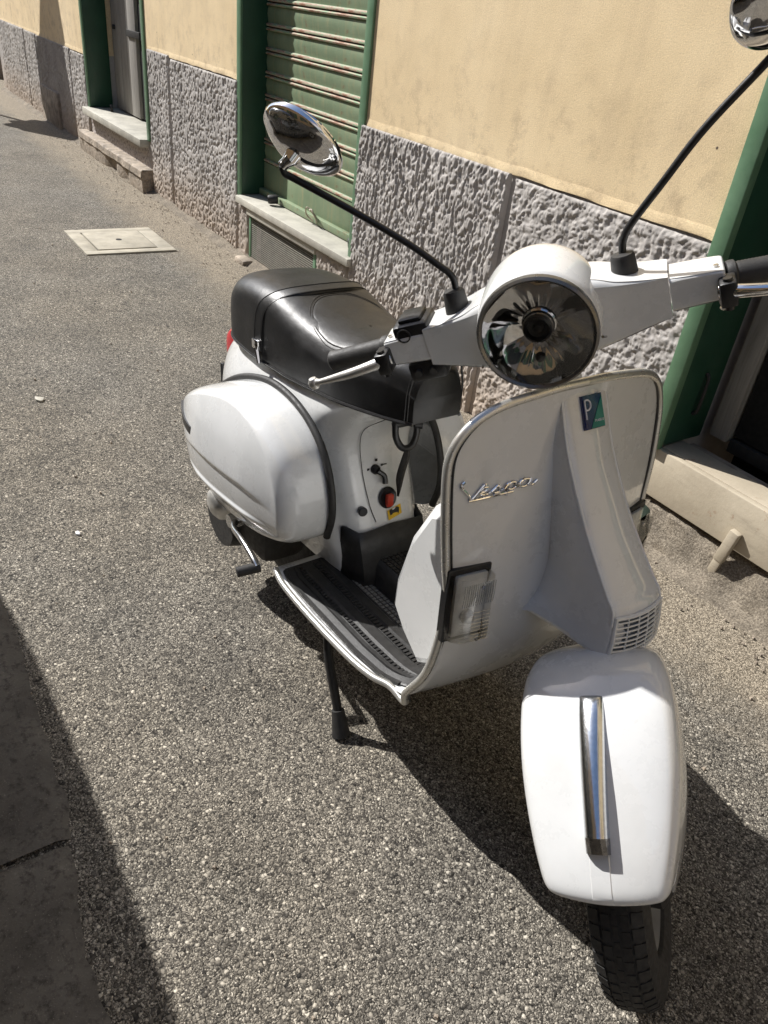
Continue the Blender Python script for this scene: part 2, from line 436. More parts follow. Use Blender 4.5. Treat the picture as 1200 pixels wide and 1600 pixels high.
class MB:
    """collects shapes into one mesh"""
    def __init__(s): s.V = []; s.F = []; s.n = 0
    def add(s, V, F):
        V = np.array(V, float).reshape(-1, 3)
        s.V.append(V); s.F += [tuple(i + s.n for i in f) for f in F]; s.n += len(V); return s
    def box(s, a, b, T=None):
        x0, y0, z0 = a; x1, y1, z1 = b
        V = np.array([(x0, y0, z0), (x1, y0, z0), (x1, y1, z0), (x0, y1, z0), (x0, y0, z1), (x1, y0, z1), (x1, y1, z1), (x0, y1, z1)], float)
        if T is not None: V = T(V)
        return s.add(V, [(0, 3, 2, 1), (4, 5, 6, 7), (0, 1, 5, 4), (1, 2, 6, 5), (2, 3, 7, 6), (3, 0, 4, 7)])
    def bbox(s, a, b, r=0.004, T=None):
        """box with chamfered edges"""
        bm = bmesh.new(); bmesh.ops.create_cube(bm, size=1)
        for v in bm.verts:
            v.co = Vector([(a[i] + b[i]) / 2 + v.co[i] * (b[i] - a[i]) for i in range(3)])
        bmesh.ops.bevel(bm, geom=list(bm.edges), offset=r, segments=2, affect='EDGES', profile=0.5)
        bm.verts.index_update()
        V = np.array([v.co[:] for v in bm.verts]); F = [tuple(v.index for v in f.verts) for f in bm.faces]
        bm.free()
        if T is not None: V = T(V)
        return s.add(V, F)
    def tube(s, P, r, n=12, cap=True, flat=None):
        P = np.array(P, float); m = len(P)
        r = np.full(m, r, float) if np.isscalar(r) else np.array(r, float)
        T = np.gradient(P, axis=0); T /= np.linalg.norm(T, axis=1)[:, None] + 1e-12
        up = np.array([0, 0, 1.0]) if abs(T[0][2]) < 0.9 else np.array([0, 1.0, 0])
        N = np.cross(T[0], up); N /= np.linalg.norm(N)
        V = []
        for i in range(m):
            N = N - T[i] * (N @ T[i]); N /= np.linalg.norm(N) + 1e-12
            B = np.cross(T[i], N)
            for k in range(n):
                a = 2 * PI * k / n
                V.append(P[i] + r[i] * (math.cos(a) * N + math.sin(a) * B))
        F = [(i * n + k, i * n + (k + 1) % n, (i + 1) * n + (k + 1) % n, (i + 1) * n + k) for i in range(m - 1) for k in range(n)]
        if cap: F += [tuple(range(n))[::-1], tuple((m - 1) * n + k for k in range(n))]
        return s.add(V, F)
    def lathe(s, prof, c=(0, 0, 0), ax=(0, 0, 1), n=32, closed=False):
        """prof = [(radius, along)]"""
        ax = np.array(ax, float); ax /= np.linalg.norm(ax)
        up = np.array([0, 0, 1.0]) if abs(ax[2]) < 0.9 else np.array([1.0, 0, 0])
        N = np.cross(ax, up); N /= np.linalg.norm(N); B = np.cross(ax, N)
        c = np.array(c, float); V = []; m = len(prof)
        for r, a in prof:
            for k in range(n):
                t = 2 * PI * k / n
                V.append(c + ax * a + r * (math.cos(t) * N + math.sin(t) * B))
        F = [(i * n + k, i * n + (k + 1) % n, (i + 1) * n + (k + 1) % n, (i + 1) * n + k) for i in range(m - 1) for k in range(n)]
        if closed: F += [((m - 1) * n + k, (m - 1) * n + (k + 1) % n, (k + 1) % n, k) for k in range(n)]
        else: F += [tuple(range(n))[::-1], tuple((m - 1) * n + k for k in range(n))]
        return s.add(V, F)
    def grid(s, V, cu=False, cv=False):
        V = np.array(V, float); a, b = V.shape[:2]
        F = []
        for i in range(a - (0 if cu else 1)):
            for j in range(b - (0 if cv else 1)):
                F.append((i * b + j, i * b + (j + 1) % b, ((i + 1) % a) * b + (j + 1) % b, ((i + 1) % a) * b + j))
        return s.add(V.reshape(-1, 3), F)
    def build(s, name, mat, parent=None, **k):
        return G(name, np.concatenate(s.V), s.F, mat, parent, **k)
def cr(P, n, closed=False):
    """Catmull-Rom resample to n points"""
    P = np.array(P, float)
    if P.ndim == 1: P = P[:, None]
    m = len(P)
    if closed: Q = np.vstack([P[-1], P, P[0], P[1]]); seg = m
    else: Q = np.vstack([2 * P[0] - P[1], P, 2 * P[-1] - P[-2]]); seg = m - 1
    out = []
    for t in np.linspace(0, seg, n, endpoint=not closed):
        i = min(int(t), seg - 1); u = t - i
        a, b, c, d = Q[i], Q[i + 1], Q[i + 2], Q[i + 3]
        out.append(0.5 * ((2 * b) + (-a + c) * u + (2 * a - 5 * b + 4 * c - d) * u * u + (-a + 3 * b - 3 * c + d) * u ** 3))
    return np.array(out)
def loft(secs, ns, nu, closed_u=True, cap=True):
    """secs: list of section point lists (same count) -> MB grid resampled to ns sections, nu points"""
    S = np.array([cr(s_, nu, closed_u) for s_ in secs])
    S2 = cr(S.reshape(len(secs), -1), ns).reshape(ns, nu, 3)
    b = MB(); b.grid(S2, cv=closed_u)
    if cap and closed_u: b.F += [tuple(range(nu))[::-1], tuple((ns - 1) * nu + k for k in range(nu))]
    return b
def mod_solid(o, t, off=-1):
    m = o.modifiers.new('thickness', 'SOLIDIFY'); m.thickness = t; m.offset = off; return o
def copy_tree(o, parent=None):
    c = o.copy(); COL.objects.link(c); c.parent = parent
    for ch in [x for x in bpy.data.objects if x.parent == o]: copy_tree(ch, c)
    return c
def dup(o, **k):
    c = o.copy(); COL.objects.link(c)
    if 'loc' in k: c.location = k['loc']
    return c

WY = 2.03     # plane of the house wall

# ------------------------------------------------------------------ ground
g = MB()
xs = np.concatenate([np.linspace(-60, -14, 12), np.linspace(-13, 4, 120), np.linspace(6, 40, 10)])
ys = np.concatenate([np.linspace(-40, -3, 8), np.linspace(-2.6, 4, 50), [10, 30]])
XX, YY = np.meshgrid(xs, ys, indexing='ij')
ZZ = (fbm(XX * 1.1, YY * 1.1, 3, 3) - 0.44) * 0.012
ZZ = np.where((XX > -13.5) & (XX < 4.1) & (YY > -2.7) & (YY < 2.5), ZZ, -0.0)
g.grid(np.stack([XX, YY, ZZ - 0.002], -1))
ground = g.build('street_surface', 'asphalt', None)
tag(ground, kind='structure')

# worn stone edging along the left of the street
strip = empty('stone_edging', (0, 0, 0)); tag(strip, kind='structure')
def slab(x0, x1, seed):
    n = 60
    X = np.linspace(x0, x1, n)
    far = 0.118 + 0.022 * (fbm(X * 3, X * 0, seed, 3) - 0.45) + 0.012 * (vn(X * 40, X * 0, seed + 9) - 0.5)
    far = far - np.where(X > -1.1, np.clip((X + 1.1) * 0.15, 0, 0.045), 0)
    V = []
    for j, f in enumerate(np.linspace(0, 1, 22)):
        Yj = -0.75 + (far + 0.75) * f
        Zj = 0.010 + 0.006 * (fbm(X * 9, Yj * 9, seed, 4) - 0.5) * 2
        if j == 21: Zj = Zj * 0 - 0.006
        V.append(np.stack([X, Yj, Zj], -1))
    b = MB(); b.grid(np.array(V))
    b.build('edging_slab', 'slab', strip)
slab(-3.1, -0.985, 5); slab(-0.972, 1.2, 12); slab(-5.3, -3.11, 23)

# utility cover
uc = empty('utility_cover', (-4.98, 1.38, 0))
tag(uc, 'pale square concrete utility cover with a small central hole set in the asphalt', 'utility cover')
b = MB()
a0, a1, b0, b1 = -0.29, 0.25, -0.275, 0.27
i0, i1, j0, j1 = -0.215, 0.185, -0.195, 0.175
for (x0, x1, y0, y1) in ((a0, i0, b0, b1), (i1, a1, b0, b1), (i0, i1, b0, j0), (i0, i1, j1, b1)):
    b.bbox((x0, y0, -0.02), (x1, y1, 0.007), 0.002)
b.build('cover_frame', 'concrete', uc)
b = MB(); b.bbox((i0 + 0.008, j0 + 0.008, -0.02), (i1 - 0.008, j1 - 0.008, 0.011), 0.003)
b.build('cover_plate', 'concrete', uc)
b = MB(); b.lathe([(0.0, 0), (0.018, 0), (0.018, 0.0015), (0.0, 0.0015)], (-0.015, -0.01, 0.0112), n=16)
b.build('lifting_hole_disc', 'darkroom', uc)  # flat disc on the plate; the hole's darkness is its colour

# ------------------------------------------------------------------ the house
house = empty('house', (-3, WY, 0))
tag(house, 'yellow plastered house with rough grey dado and green shop openings', 'house')
def H(b, name, mat, parent=house, **k):
    V = np.concatenate(b.V) - np.array([-3, WY, 0.0])
    return G(name, V, b.F, mat, parent, **k)
OPEN = [(-13.4, -12.15, 0.0, 2.6), (-7.97, -6.33, 0.36, 2.7), (-4.62, -3.27, 0.33, 2.7), (-1.295, 0.15, 0.15, 2.7), (2.2, 3.6, 0.1, 2.7)]
segs = [(-30, -13.4), (-12.15, -7.97), (-6.33, -4.62), (-3.27, -1.295), (0.15, 2.2), (3.6, 9)]
dtop = {-30: 0.8, -12.15: 0.785, -6.33: 0.972, -4.62: 0.96, -3.27: 0.955, 0.15: 0.95, 3.6: 0.95}
b = MB()
for x0, x1 in segs:
    d = dtop.get(x0, 0.95)
    b.box((x0, WY, d), (x1, WY + 0.5, 2.7))
b.box((-30, WY, 2.7), (9, WY + 0.5, 9))
H(b, 'plaster_wall', 'plaster', smooth=False)
# windows upstairs
b = MB()
for k in range(9):
    xw = -26 + k * 4
    o1 = MB(); o1.box((xw, WY - 0.012, 4.0), (xw + 1.1, WY + 0.04, 5.9))
    wf = H(o1, 'window', 'winglass', smooth=False)
    for sx in (-0.55, 1.13):
        o2 = MB(); o2.box((xw + sx, WY - 0.05, 3.95), (xw + sx + 0.52, WY - 0.014, 5.95))
        G('window_shutter', np.concatenate(o2.V) - np.array([-3, WY, 0.0]), o2.F, 'dgreen', wf, smooth=False)

def dado_panel(x0, x1, z0, z1, step, style, seed, mat='dado', proud=0.022):
    nx = max(6, int((x1 - x0) / step)); nz = max(6, int((z1 - z0) / step))
    X, Z = np.meshgrid(np.linspace(x0, x1, nx), np.linspace(z0, z1, nz), indexing='ij')
    if style == 'drip':
        wx = X * 72 + 1.8 * vn(X * 16, Z * 10, seed + 7)
        r = vn(wx, Z * 17 + 0.8 * vn(X * 30, Z * 6, seed + 3), seed)
        r2 = vn(wx * 1.9, Z * 40, seed + 1)
        r4 = vn(X * 120 + 2 * vn(X * 30, Z * 30, seed + 4), Z * 75, seed + 5)
        hgt = np.clip((r * 0.7 + r2 * 0.4 - 0.32) * 3.4, 0, 1) * 0.0065 + np.clip((r4 - 0.30) * 3, 0, 1) * 0.0045 + 0.004 * fbm(X * 6, Z * 4, seed, 3)
    elif style == 'lump':
        r = fbm(X * 50 + 2 * vn(X * 16, Z * 16, seed), Z * 50, seed, 4)
        r3 = np.abs(vn(X * 80 + 2 * vn(X * 22, Z * 22, seed + 5), Z * 70, seed + 2) - 0.5) * 2
        hgt = np.clip((r - 0.30) * 3.4, 0, 1) * 0.0062 + r3 * 0.0042
    else:
        r = vn(X * 85, Z * 60, seed)
        r2 = vn(X * 150, Z * 110, seed + 1)
        hgt = np.clip((r * 0.7 + r2 * 0.35 - 0.30) * 4, 0, 1) * 0.008 + 0.003 * fbm(X * 5, Z * 5, seed, 3)
    ed = np.minimum.reduce([(X - x0), (x1 - X), (z1 - Z) + 0.004]) / 0.010
    ed = np.clip(ed, 0, 1) ** 0.5
    Yf = WY - (proud - 0.012 + hgt) * ed
    b = MB(); b.grid(np.stack([X, Yf, Z], -1))
    return H(b, 'dado_panel', mat, ang=75)
dado_panel(-3.262, -2.215, -0.01, 0.955, 0.0036, 'drip', 1)
dado_panel(-2.185, -1.31, -0.01, 0.945, 0.0038, 'lump', 2)
dado_panel(-5.765, -4.64, -0.01, 0.965, 0.0055, 'pit', 3)
dado_panel(-6.235, -5.80, -0.01, 0.982, 0.006, 'pit', 4)
dado_panel(-8.47, -7.99, -0.01, 0.775, 0.008, 'pit', 5)
dado_panel(-9.86, -8.50, -0.01, 0.785, 0.008, 'pit', 6)
dado_panel(-10.44, -9.89, -0.01, 0.79, 0.009, 'pit', 7)
dado_panel(-11.9, -10.47, -0.01, 0.795, 0.009, 'pit', 8)
dado_panel(-30, -13.45, -0.01, 0.80, 0.05, 'pit', 9, 'dadofar')
dado_panel(0.3, 2.2, -0.01, 0.95, 0.02, 'pit', 10, 'dadofar')
dado_panel(3.6, 9, -0.01, 0.95, 0.04, 'pit', 11, 'dadofar')
# backing behind the dado joints
for x0, x1 in segs:
    b = MB(); b.box((x0, WY + 0.001, -0.2), (x1, WY + 0.5, dtop.get(x0, 0.95) - 0.001))
    H(b, 'dado_backing', 'dado', smooth=False)
# plaster lip drooping over the dado (thin irregular edge)
for x0, x1 in ((-3.262, -1.31), (-6.235, -4.64), (-12.1, -7.99)):
    n = int((x1 - x0) / 0.02); X = np.linspace(x0, x1, n)
    zt = 0.957 if x0 > -4 else (0.975 if x0 > -7 else 0.785)
    zz = zt + 0.006 * (vn(X * 13, X * 0, 4) - 0.5) - 0.004
    b = MB(); b.grid(np.array([np.stack([X, X * 0 + WY - 0.0005, zz + 0.03], -1), np.stack([X, X * 0 + WY - 0.004 - 0.003 * vn(X * 30, X * 0, 6), zz + 0.004], -1), np.stack([X, X * 0 + WY - 0.005, zz - 0.001], -1), np.stack([X, X * 0 + WY + 0.004, zz - 0.003], -1)]))
    H(b, 'plaster_lip', 'plaster')
# low buttress patch on the far dado
b = MB(); b.bbox((-9.80, WY - 0.045, -0.02), (-9.05, WY - 0.002, 0.34), 0.015)
H(b, 'wall_patch', 'oldcon')

# --- rooms behind the openings (dark)
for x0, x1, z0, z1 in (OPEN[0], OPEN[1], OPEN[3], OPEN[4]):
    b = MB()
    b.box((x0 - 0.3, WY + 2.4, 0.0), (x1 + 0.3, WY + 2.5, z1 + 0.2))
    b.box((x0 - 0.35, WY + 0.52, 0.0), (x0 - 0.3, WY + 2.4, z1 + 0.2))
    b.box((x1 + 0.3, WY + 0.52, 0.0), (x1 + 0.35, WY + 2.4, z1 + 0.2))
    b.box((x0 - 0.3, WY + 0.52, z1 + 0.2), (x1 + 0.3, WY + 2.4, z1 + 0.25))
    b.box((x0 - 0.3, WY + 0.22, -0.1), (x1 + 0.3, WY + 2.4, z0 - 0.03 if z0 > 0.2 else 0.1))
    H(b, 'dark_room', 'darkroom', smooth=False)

def jambs(x0, x1, z0, z1, d=0.24, face=0.035, proud=0.012, mat='dgreen'):
    """green lining boards; face strips sit slightly proud of the wall"""
    for s_, x in ((1, x0), (-1, x1)):
        b = MB(); b.bbox((min(x, x + s_ * 0.018), WY + 0.002, z0), (max(x, x + s_ * 0.018), WY + d, z1), 0.003)
        j = H(b, 'frame_jamb', mat)
        c = MB(); c.bbox((min(x - s_ * face, x + s_ * 0.020), WY - proud, z0 - 0.01), (max(x - s_ * face, x + s_ * 0.020), WY + 0.0015, z1), 0.003)
        H(c, 'frame_edge_strip', 'lgreen' if mat == 'dgreen' else mat)
    b = MB(); b.bbox((x0 + 0.02, WY, z1 - 0.03), (x1 - 0.02, WY + d, z1), 0.003)
    H(b, 'frame_head', mat)

# opening 2: far shop window with grey door leaves, sill and step
jambs(-7.97, -6.33, 0.375, 2.7, 0.20)
b = MB(); b.bbox((-7.99, WY - 0.07, 0.315), (-6.345, WY + 0.3, 0.372), 0.006); H(b, 'stone_sill', 'marble')
b = MB(); b.box((-7.97, WY + 0.0, 0.02), (-6.33, WY + 0.1, 0.314)); H(b, 'sill_wall', 'dadofar', smooth=False)
b = MB()
X = np.linspace(-8.10, -6.28, 70)
sec = []
for yy, zz in ((WY + 0.01, 0.165), (WY - 0.085, 0.165), (WY - 0.098, 0.155), (WY - 0.1, 0.11), (WY - 0.088, 0.10), (WY - 0.09, 0.03), (WY - 0.085, -0.02)):
    n1 = (fbm(X * 7, X * 0 + zz * 30, 31, 4) - 0.45)
    ys_ = yy + 0.02 * n1 + (0.05 * np.exp(-((X + 7.15) / 0.13) ** 2) + 0.03 * np.exp(-((X + 6.75) / 0.08) ** 2)) * (1 if zz < 0.105 else 0)
    sec.append(np.stack([X, ys_, zz + 0.010 * n1], -1))
b.grid(np.array(sec))
b.add([(-6.28, WY, -0.02), (-6.28, WY - 0.09, -0.02), (-6.28, WY - 0.095, 0.158), (-6.28, WY, 0.165)], [(0, 1, 2, 3)])
H(b, 'broken_step', 'oldcon')
for k, (x0, x1) in enumerate(((-7.90, -7.67), (-7.665, -7.45), (-7.445, -7.24))):
    b = MB(); b.bbox((x0, WY + 0.225, 0.385), (x1, WY + 0.26, 2.6), 0.006)
    H(b, 'door_plank', 'wood')
b = MB(); b.bbox((-7.23, WY + 0.25, 0.385), (-6.40, WY + 0.27, 2.6), 0.006); H(b, 'darkened_door_leaf', 'darkroom')  # near-black sheet; darkness of the opening is put into its colour
b = MB()
b.lathe([(0, 0), (0.018, 0), (0.018, 0.02), (0, 0.02)], (-7.80, WY + 0.225, 1.02), (0, -1, 0), 12)
H(b, 'door_knob', 'rubber')
for z_ in (0.98, 1.30):
    b = MB(); b.bbox((-7.44, WY + 0.21, z_), (-7.10, WY + 0.224, z_ + 0.05), 0.003); H(b, 'strap_hinge', 'rubber')
# little padlock ring on the sill
b = MB(); b.lathe([(0.014, -0.012), (0.03, -0.012), (0.03, 0.012), (0.014, 0.012)], (-7.72, WY + 0.12, 0.40), (0.3, 1, 0), 16, closed=True)
H(b, 'floor_bolt', 'rubber')

# opening 3: rolling shutter
jambs(-4.62, -3.27, 0.36, 2.7, 0.175)
YS = WY + 0.15
rs = empty('rolling_shutter', (-0.95, 0.15, 0)); rs.parent = house
def RS(b, name, mat, parent=rs, **k):
    V = np.concatenate(b.V) - np.array([-3.95, YS, 0.0]); return G(name, V, b.F, mat, parent, **k)
prof = [(0.012, 0.0), (-0.006, 0.004), (-0.008, 0.012), (-0.002, 0.018), (0.004, 0.02), (0.003, 0.035), (-0.002, 0.06), (0.002, 0.09), (0.004, 0.098), (-0.006, 0.100), (-0.008, 0.107), (-0.002, 0.1125), (0.012, 0.1135)]
def slat_mesh():
    b = MB(); V = []
    for x in (-4.60, -3.29):
        V.append([(x, YS + p[0], p[1]) for p in prof])
    V = np.array(V); bb = MB(); bb.grid(V)
    return bb
sm = slat_mesh()
z0_ = 0.548
pitch = 0.1165
first = RS(sm, 'slat', ['shutter', 'rust'], rs, ang=60)
for p_ in first.data.polygons:
    zc = sum((first.data.vertices[i].co.z for i in p_.vertices)) / 4
    if zc < 0.017 or zc > 0.099: p_.material_index = 1
first.location = (0, 0, z0_)
for k in range(1, 18):
    c = dup(first, loc=(0, 0, z0_ + pitch * k)); c.parent = rs
b = MB(); b.bbox((-4.60, YS - 0.004, 0.385), (-3.29, YS + 0.012, 0.547), 0.003)
b.bbox((-4.60, YS - 0.035, 0.362), (-3.29, YS + 0.01, 0.398), 0.003)
RS(b, 'bottom_rail', 'shutter', rs)
for x in (-4.32, -3.38):
    b = MB(); b.lathe([(0, -0.03), (0.022, -0.03), (0.026, -0.02), (0.026, 0.02), (0.02, 0.03), (0, 0.03)], (x, YS - 0.075, 0.392), (0.5, 1, 0.1), 16)
    RS(b, 'shutter_lock', 'rubber', rs)
b = MB()
for s_ in (-1, 1):
    b.tube(cr([(-3.87 + s_ * 0.02, YS - 0.035, 0.372), (-3.87 + s_ * 0.055, YS - 0.06, 0.40), (-3.87 + s_ * 0.03, YS - 0.075, 0.445), (-3.87, YS - 0.05, 0.43)], 12), 0.004, 6)
b.tube([(-3.87, YS - 0.03, 0.40), (-3.87, YS - 0.07, 0.44)], 0.006, 6)
RS(b, 'pull_handle', 'cream', rs)
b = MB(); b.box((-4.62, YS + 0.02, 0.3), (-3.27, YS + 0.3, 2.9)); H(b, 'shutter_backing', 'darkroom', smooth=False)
# its sill
b = MB(); b.bbox((-4.60, WY - 0.045, 0.318), (-3.235, WY + 0.19, 0.358), 0.005); H(b, 'stone_sill', 'marble')
b = MB(); b.bbox((-4.47, WY - 0.03, 0.275), (-3.60, WY + 0.03, 0.316), 0.005); H(b, 'vent_lintel', 'marble')
for x0, x1 in ((-4.62, -4.44), (-3.64, -3.27)):
    b = MB(); b.box((x0, WY + 0.03, -0.02), (x1, WY + 0.1, 0.317)); H(b, 'sill_wall', 'dadofar', smooth=False)
dado_panel(-4.615, -4.47, -0.01, 0.31, 0.008, 'pit', 41)
dado_panel(-3.60, -3.285, -0.01, 0.31, 0.005, 'drip', 42)
vg = empty('vent_grille', (-1.04, 0.02, 0)); vg.parent = house
def VG(b, name, mat, **k):
    V = np.concatenate(b.V) - np.array([-4.04, WY + 0.02, 0.0]); return G(name, V, b.F, mat, vg, **k)
for x0, x1 in ((-4.465, -4.44), (-3.64, -3.61)):
    b = MB(); b.bbox((x0, WY - 0.012, -0.01), (x1, WY + 0.03, 0.274), 0.003); VG(b, 'grille_frame', 'lgreen')
b = MB()
for k in range(23):
    z = 0.012 + k * 0.0118
    b.tube([(-4.44, WY - 0.006, z), (-3.64, WY - 0.006, z)], 0.0024, 6)
for k in range(66):
    x = -4.435 + k * 0.0122
    b.tube([(x, WY - 0.001, 0.0), (x, WY - 0.001, 0.274)], 0.0016, 4)
o = VG(b, 'wire_mesh', 'vent'); tag(o, kind='stuff')
b = MB(); b.box((-4.44, WY + 0.06, -0.02), (-3.64, WY + 0.1, 0.28)); H(b, 'vent_void', 'darkroom', smooth=False)
b = MB(); b.bbox((-4.50, WY - 0.10, -0.03), (-4.36, WY - 0.02, 0.028), 0.02); H(b, 'mortar_lump', 'oldcon')

# opening 4: near doorway
jambs(-1.295, 0.15, 0.32, 2.7, 0.195, 0.03, 0.03)
b = MB(); b.bbox((-1.285, WY - 0.012, 0.145), (0.6, WY + 0.012, 0.312), 0.004); H(b, 'threshold_board', 'cream')
b = MB(); b.bbox((-1.285, WY + 0.0125, 0.285), (0.15, WY + 0.12, 0.314), 0.004); H(b, 'threshold_top', 'cream')
b = MB(); b.box((-1.29, WY + 0.03, -0.02), (0.3, WY + 0.2, 0.284)); H(b, 'threshold_wall', 'oldcon', smooth=False)
# lower ledge of crumbled mortar below the board
n = 90; X = np.linspace(-1.32, 0.6, n); V = []
for f, (yy, zz) in enumerate(((WY + 0.03, 0.13), (WY + 0.0, 0.11), (WY - 0.015, 0.075), (WY - 0.03, 0.035), (WY - 0.05, 0.012), (WY - 0.09, 0.003), (WY - 0.11, -0.006))):
    q = fbm(X * 14, X * 0 + f * 1.7, 51, 5) - 0.45
    V.append(np.stack([X, yy - 0.07 * q, zz + 0.045 * q * (1 if 0 < f < 5 else 0)], -1))
b = MB(); b.grid(np.array(V)); H(b, 'mortar_ledge', 'dirt', ang=60)
def TB(V):
    c = np.array([-0.935, WY - 0.03, 0.15]); a = math.radians(-8)
    P = V - c; return c + np.stack([P[:, 0] * math.cos(a) - P[:, 2] * math.sin(a), P[:, 1], P[:, 0] * math.sin(a) + P[:, 2] * math.cos(a)], -1)
b = MB(); b.bbox((-0.952, WY - 0.036, 0.095), (-0.920, WY - 0.013, 0.212), 0.003, TB)
b.bbox((-0.950, WY - 0.033, 0.02), (-0.922, WY - 0.018, 0.0965), 0.003, TB)
H(b, 'iron_bracket', 'cream')
# grey wooden door frame inside
b = MB(); b.bbox((-1.262, WY + 0.215, 0.33), (-1.195, WY + 0.27, 2.6), 0.006); H(b, 'door_post', 'wood')
b = MB(); b.bbox((-1.19, WY + 0.225, 0.30), (0.15, WY + 0.27, 0.345), 0.006); H(b, 'door_rail', 'darkwood')
b = MB(); b.bbox((-1.19, WY + 0.24, 0.35), (-0.1, WY + 0.265, 2.6), 0.005); H(b, 'darkened_door_leaf', 'darkroom')  # near-black colour stands in for the dark doorway
b = MB(); b.tube(cr([(-1.274, WY + 0.10, 0.42), (-1.262, WY + 0.10, 0.44), (-1.262, WY + 0.10, 0.54), (-1.274, WY + 0.10, 0.56)], 12), 0.006, 8); H(b, 'pull_handle', 'rubber')
# ledge dust line at wall foot
n = 260; X = np.linspace(-12.1, -3.2, n); V = []
for f, (yy, zz) in enumerate(((WY - 0.01, 0.030), (WY - 0.03, 0.018), (WY - 0.055, 0.004), (WY - 0.075, -0.006))):
    q = fbm(X * 6, X * 0 + f * 1.3, 61, 4) - 0.45
    V.append(np.stack([X, yy - 0.03 * q, zz + 0.02 * q], -1))
b = MB(); b.grid(np.array(V)); H(b, 'mortar_fillet', 'dirt', ang=60)
# small litter
def litter(name, x, y, s_, mat, label, cat, long=1.6, rz=0.3):
    b = MB(); n = 9
    P = [(math.cos(2 * PI * k / n) * s_ * long * (0.8 + 0.3 * random.random()), math.sin(2 * PI * k / n) * s_ * (0.8 + 0.3 * random.random()), 0.004 + 0.004 * random.random()) for k in range(n)]
    b.add(P + [(0, 0, 0.009)] + [(p[0], p[1], 0.0) for p in P], [(k, (k + 1) % n, n) for k in range(n)] + [(n + 1 + k, n + 1 + (k + 1) % n, (k + 1) % n, k) for k in range(n)])
    o = b.build(name, mat); o.location = (x, y, 0.001); o.rotation_euler = (0, 0, rz); return tag(o, label, cat)
litter('dry_leaf', -2.906, 0.445, 0.015, 'marble', 'small pale dry leaf lying on the asphalt at the left', 'leaf')
litter('paper_scrap', -1.973, 0.35, 0.006, 'whitepr', 'tiny white paper scrap on asphalt left of the scooter', 'litter')
for (x, y, l, rz, lab) in ((-0.985, 1.70, 0.030, 0.2, 'short dark twig on sandy asphalt below the iron bracket'), (-1.02, 1.82, 0.025, 1.0, 'pale thin twig on sandy asphalt nearest the threshold ledge')):
    b = MB(); b.tube(cr([(-l, 0, 0.004), (0, 0.003, 0.006), (l, -0.002, 0.004)], 6), 0.0028, 6)
    o = b.build('twig', 'rubber' if 'dark' in lab else 'wood'); o.location = (x, y, 0.001); o.rotation_euler = (0, 0, rz)
    tag(o, lab, 'twig')

# loose grit gathered along the wall foot and scattered over the street
b = MB(); rg = random.Random(7)
for k in range(1500):
    if k < 1250: x = rg.uniform(-9, 0.3); y = WY - 0.03 - abs(rg.gauss(0, 0.13))
    else: x = rg.uniform(-6, 0.4); y = rg.uniform(0.0, 1.95)
    r = rg.choice((0.0018, 0.0025, 0.0035, 0.005 if k < 1500 else 0.003))
    a = rg.random() * 6
    P = [(x + r * 1.3 * math.cos(a + q * 1.57), y + r * math.sin(a + q * 1.57), 0.0) for q in range(4)]
    T_ = [(x + r * 0.7 * math.cos(a + q * 1.57), y + r * 0.6 * math.sin(a + q * 1.57), r * 1.1) for q in range(4)]
    b.add(P + T_, [(4, 5, 6, 7), (0, 1, 5, 4), (1, 2, 6, 5), (2, 3, 7, 6), (3, 0, 4, 7)])
gt = b.build('loose_grit', 'oldcon', None, smooth=False)
tag(gt, 'loose pale grit scattered over the asphalt and gathered along the wall foot', 'grit', kind='stuff')

# ------------------------------------------------------------------ scooter
sc = empty('scooter', (0, 0, 0))
tag(sc, 'white classic motor scooter with long black seat and two round chrome mirrors', 'motor scooter')
_pt, _yaw = -0.0663788, 0.0391836
RA = Vector((-1.235, 0, 0))
Rm = Matrix.Rotation(_yaw, 3, 'Z'); Pm = Matrix.Rotation(_pt, 3, 'Y')
sc.location = Rm @ (Pm @ (-RA) + RA) + Vector((-0.360307, 0.90504, 0))
sc.rotation_euler = (Rm @ Pm).to_euler()

# --- leg shield and floor board: one pressed sheet
def interp(x, xp, fp): return np.interp(x, xp, fp)
PR = np.array([(0.000, -0.330, 0.893, 0.030), (0.02, -0.327, 0.880, 0.030), (0.10, -0.322, 0.80, 0.030), (0.22, -0.310, 0.70, 0.032), (0.34, -0.302, 0.60, 0.034), (0.45, -0.301, 0.50, 0.038),
               (0.54, -0.312, 0.41, 0.042), (0.62, -0.345, 0.335, 0.040), (0.68, -0.39, 0.283, 0.028), (0.74, -0.45, 0.262, 0.010), (0.80, -0.55, 0.262, 0.0), (0.9, -0.72, 0.262, 0.0), (1.0, -0.885, 0.268, 0.0)])
def xe(z): return np.interp(z, PR[:9, 2][::-1], PR[:9, 1][::-1])
def bulge(z): return np.interp(z, PR[:9, 2][::-1], PR[:9, 3][::-1])
HWZ = [(0.262, 0.222), (0.30, 0.232), (0.384, 0.239), (0.458, 0.236), (0.557, 0.232), (0.634, 0.240), (0.704, 0.246), (0.779, 0.247), (0.815, 0.240), (0.845, 0.222), (0.866, 0.196), (0.880, 0.160), (0.888, 0.110), (0.893, 0.05)]
def hwz(z): return np.interp(z, [p[0] for p in HWZ], [p[1] for p in HWZ])
def shx(y, z): return xe(z) + bulge(z) * (1 - np.minimum(1, np.abs(y) / 0.24) ** 2)
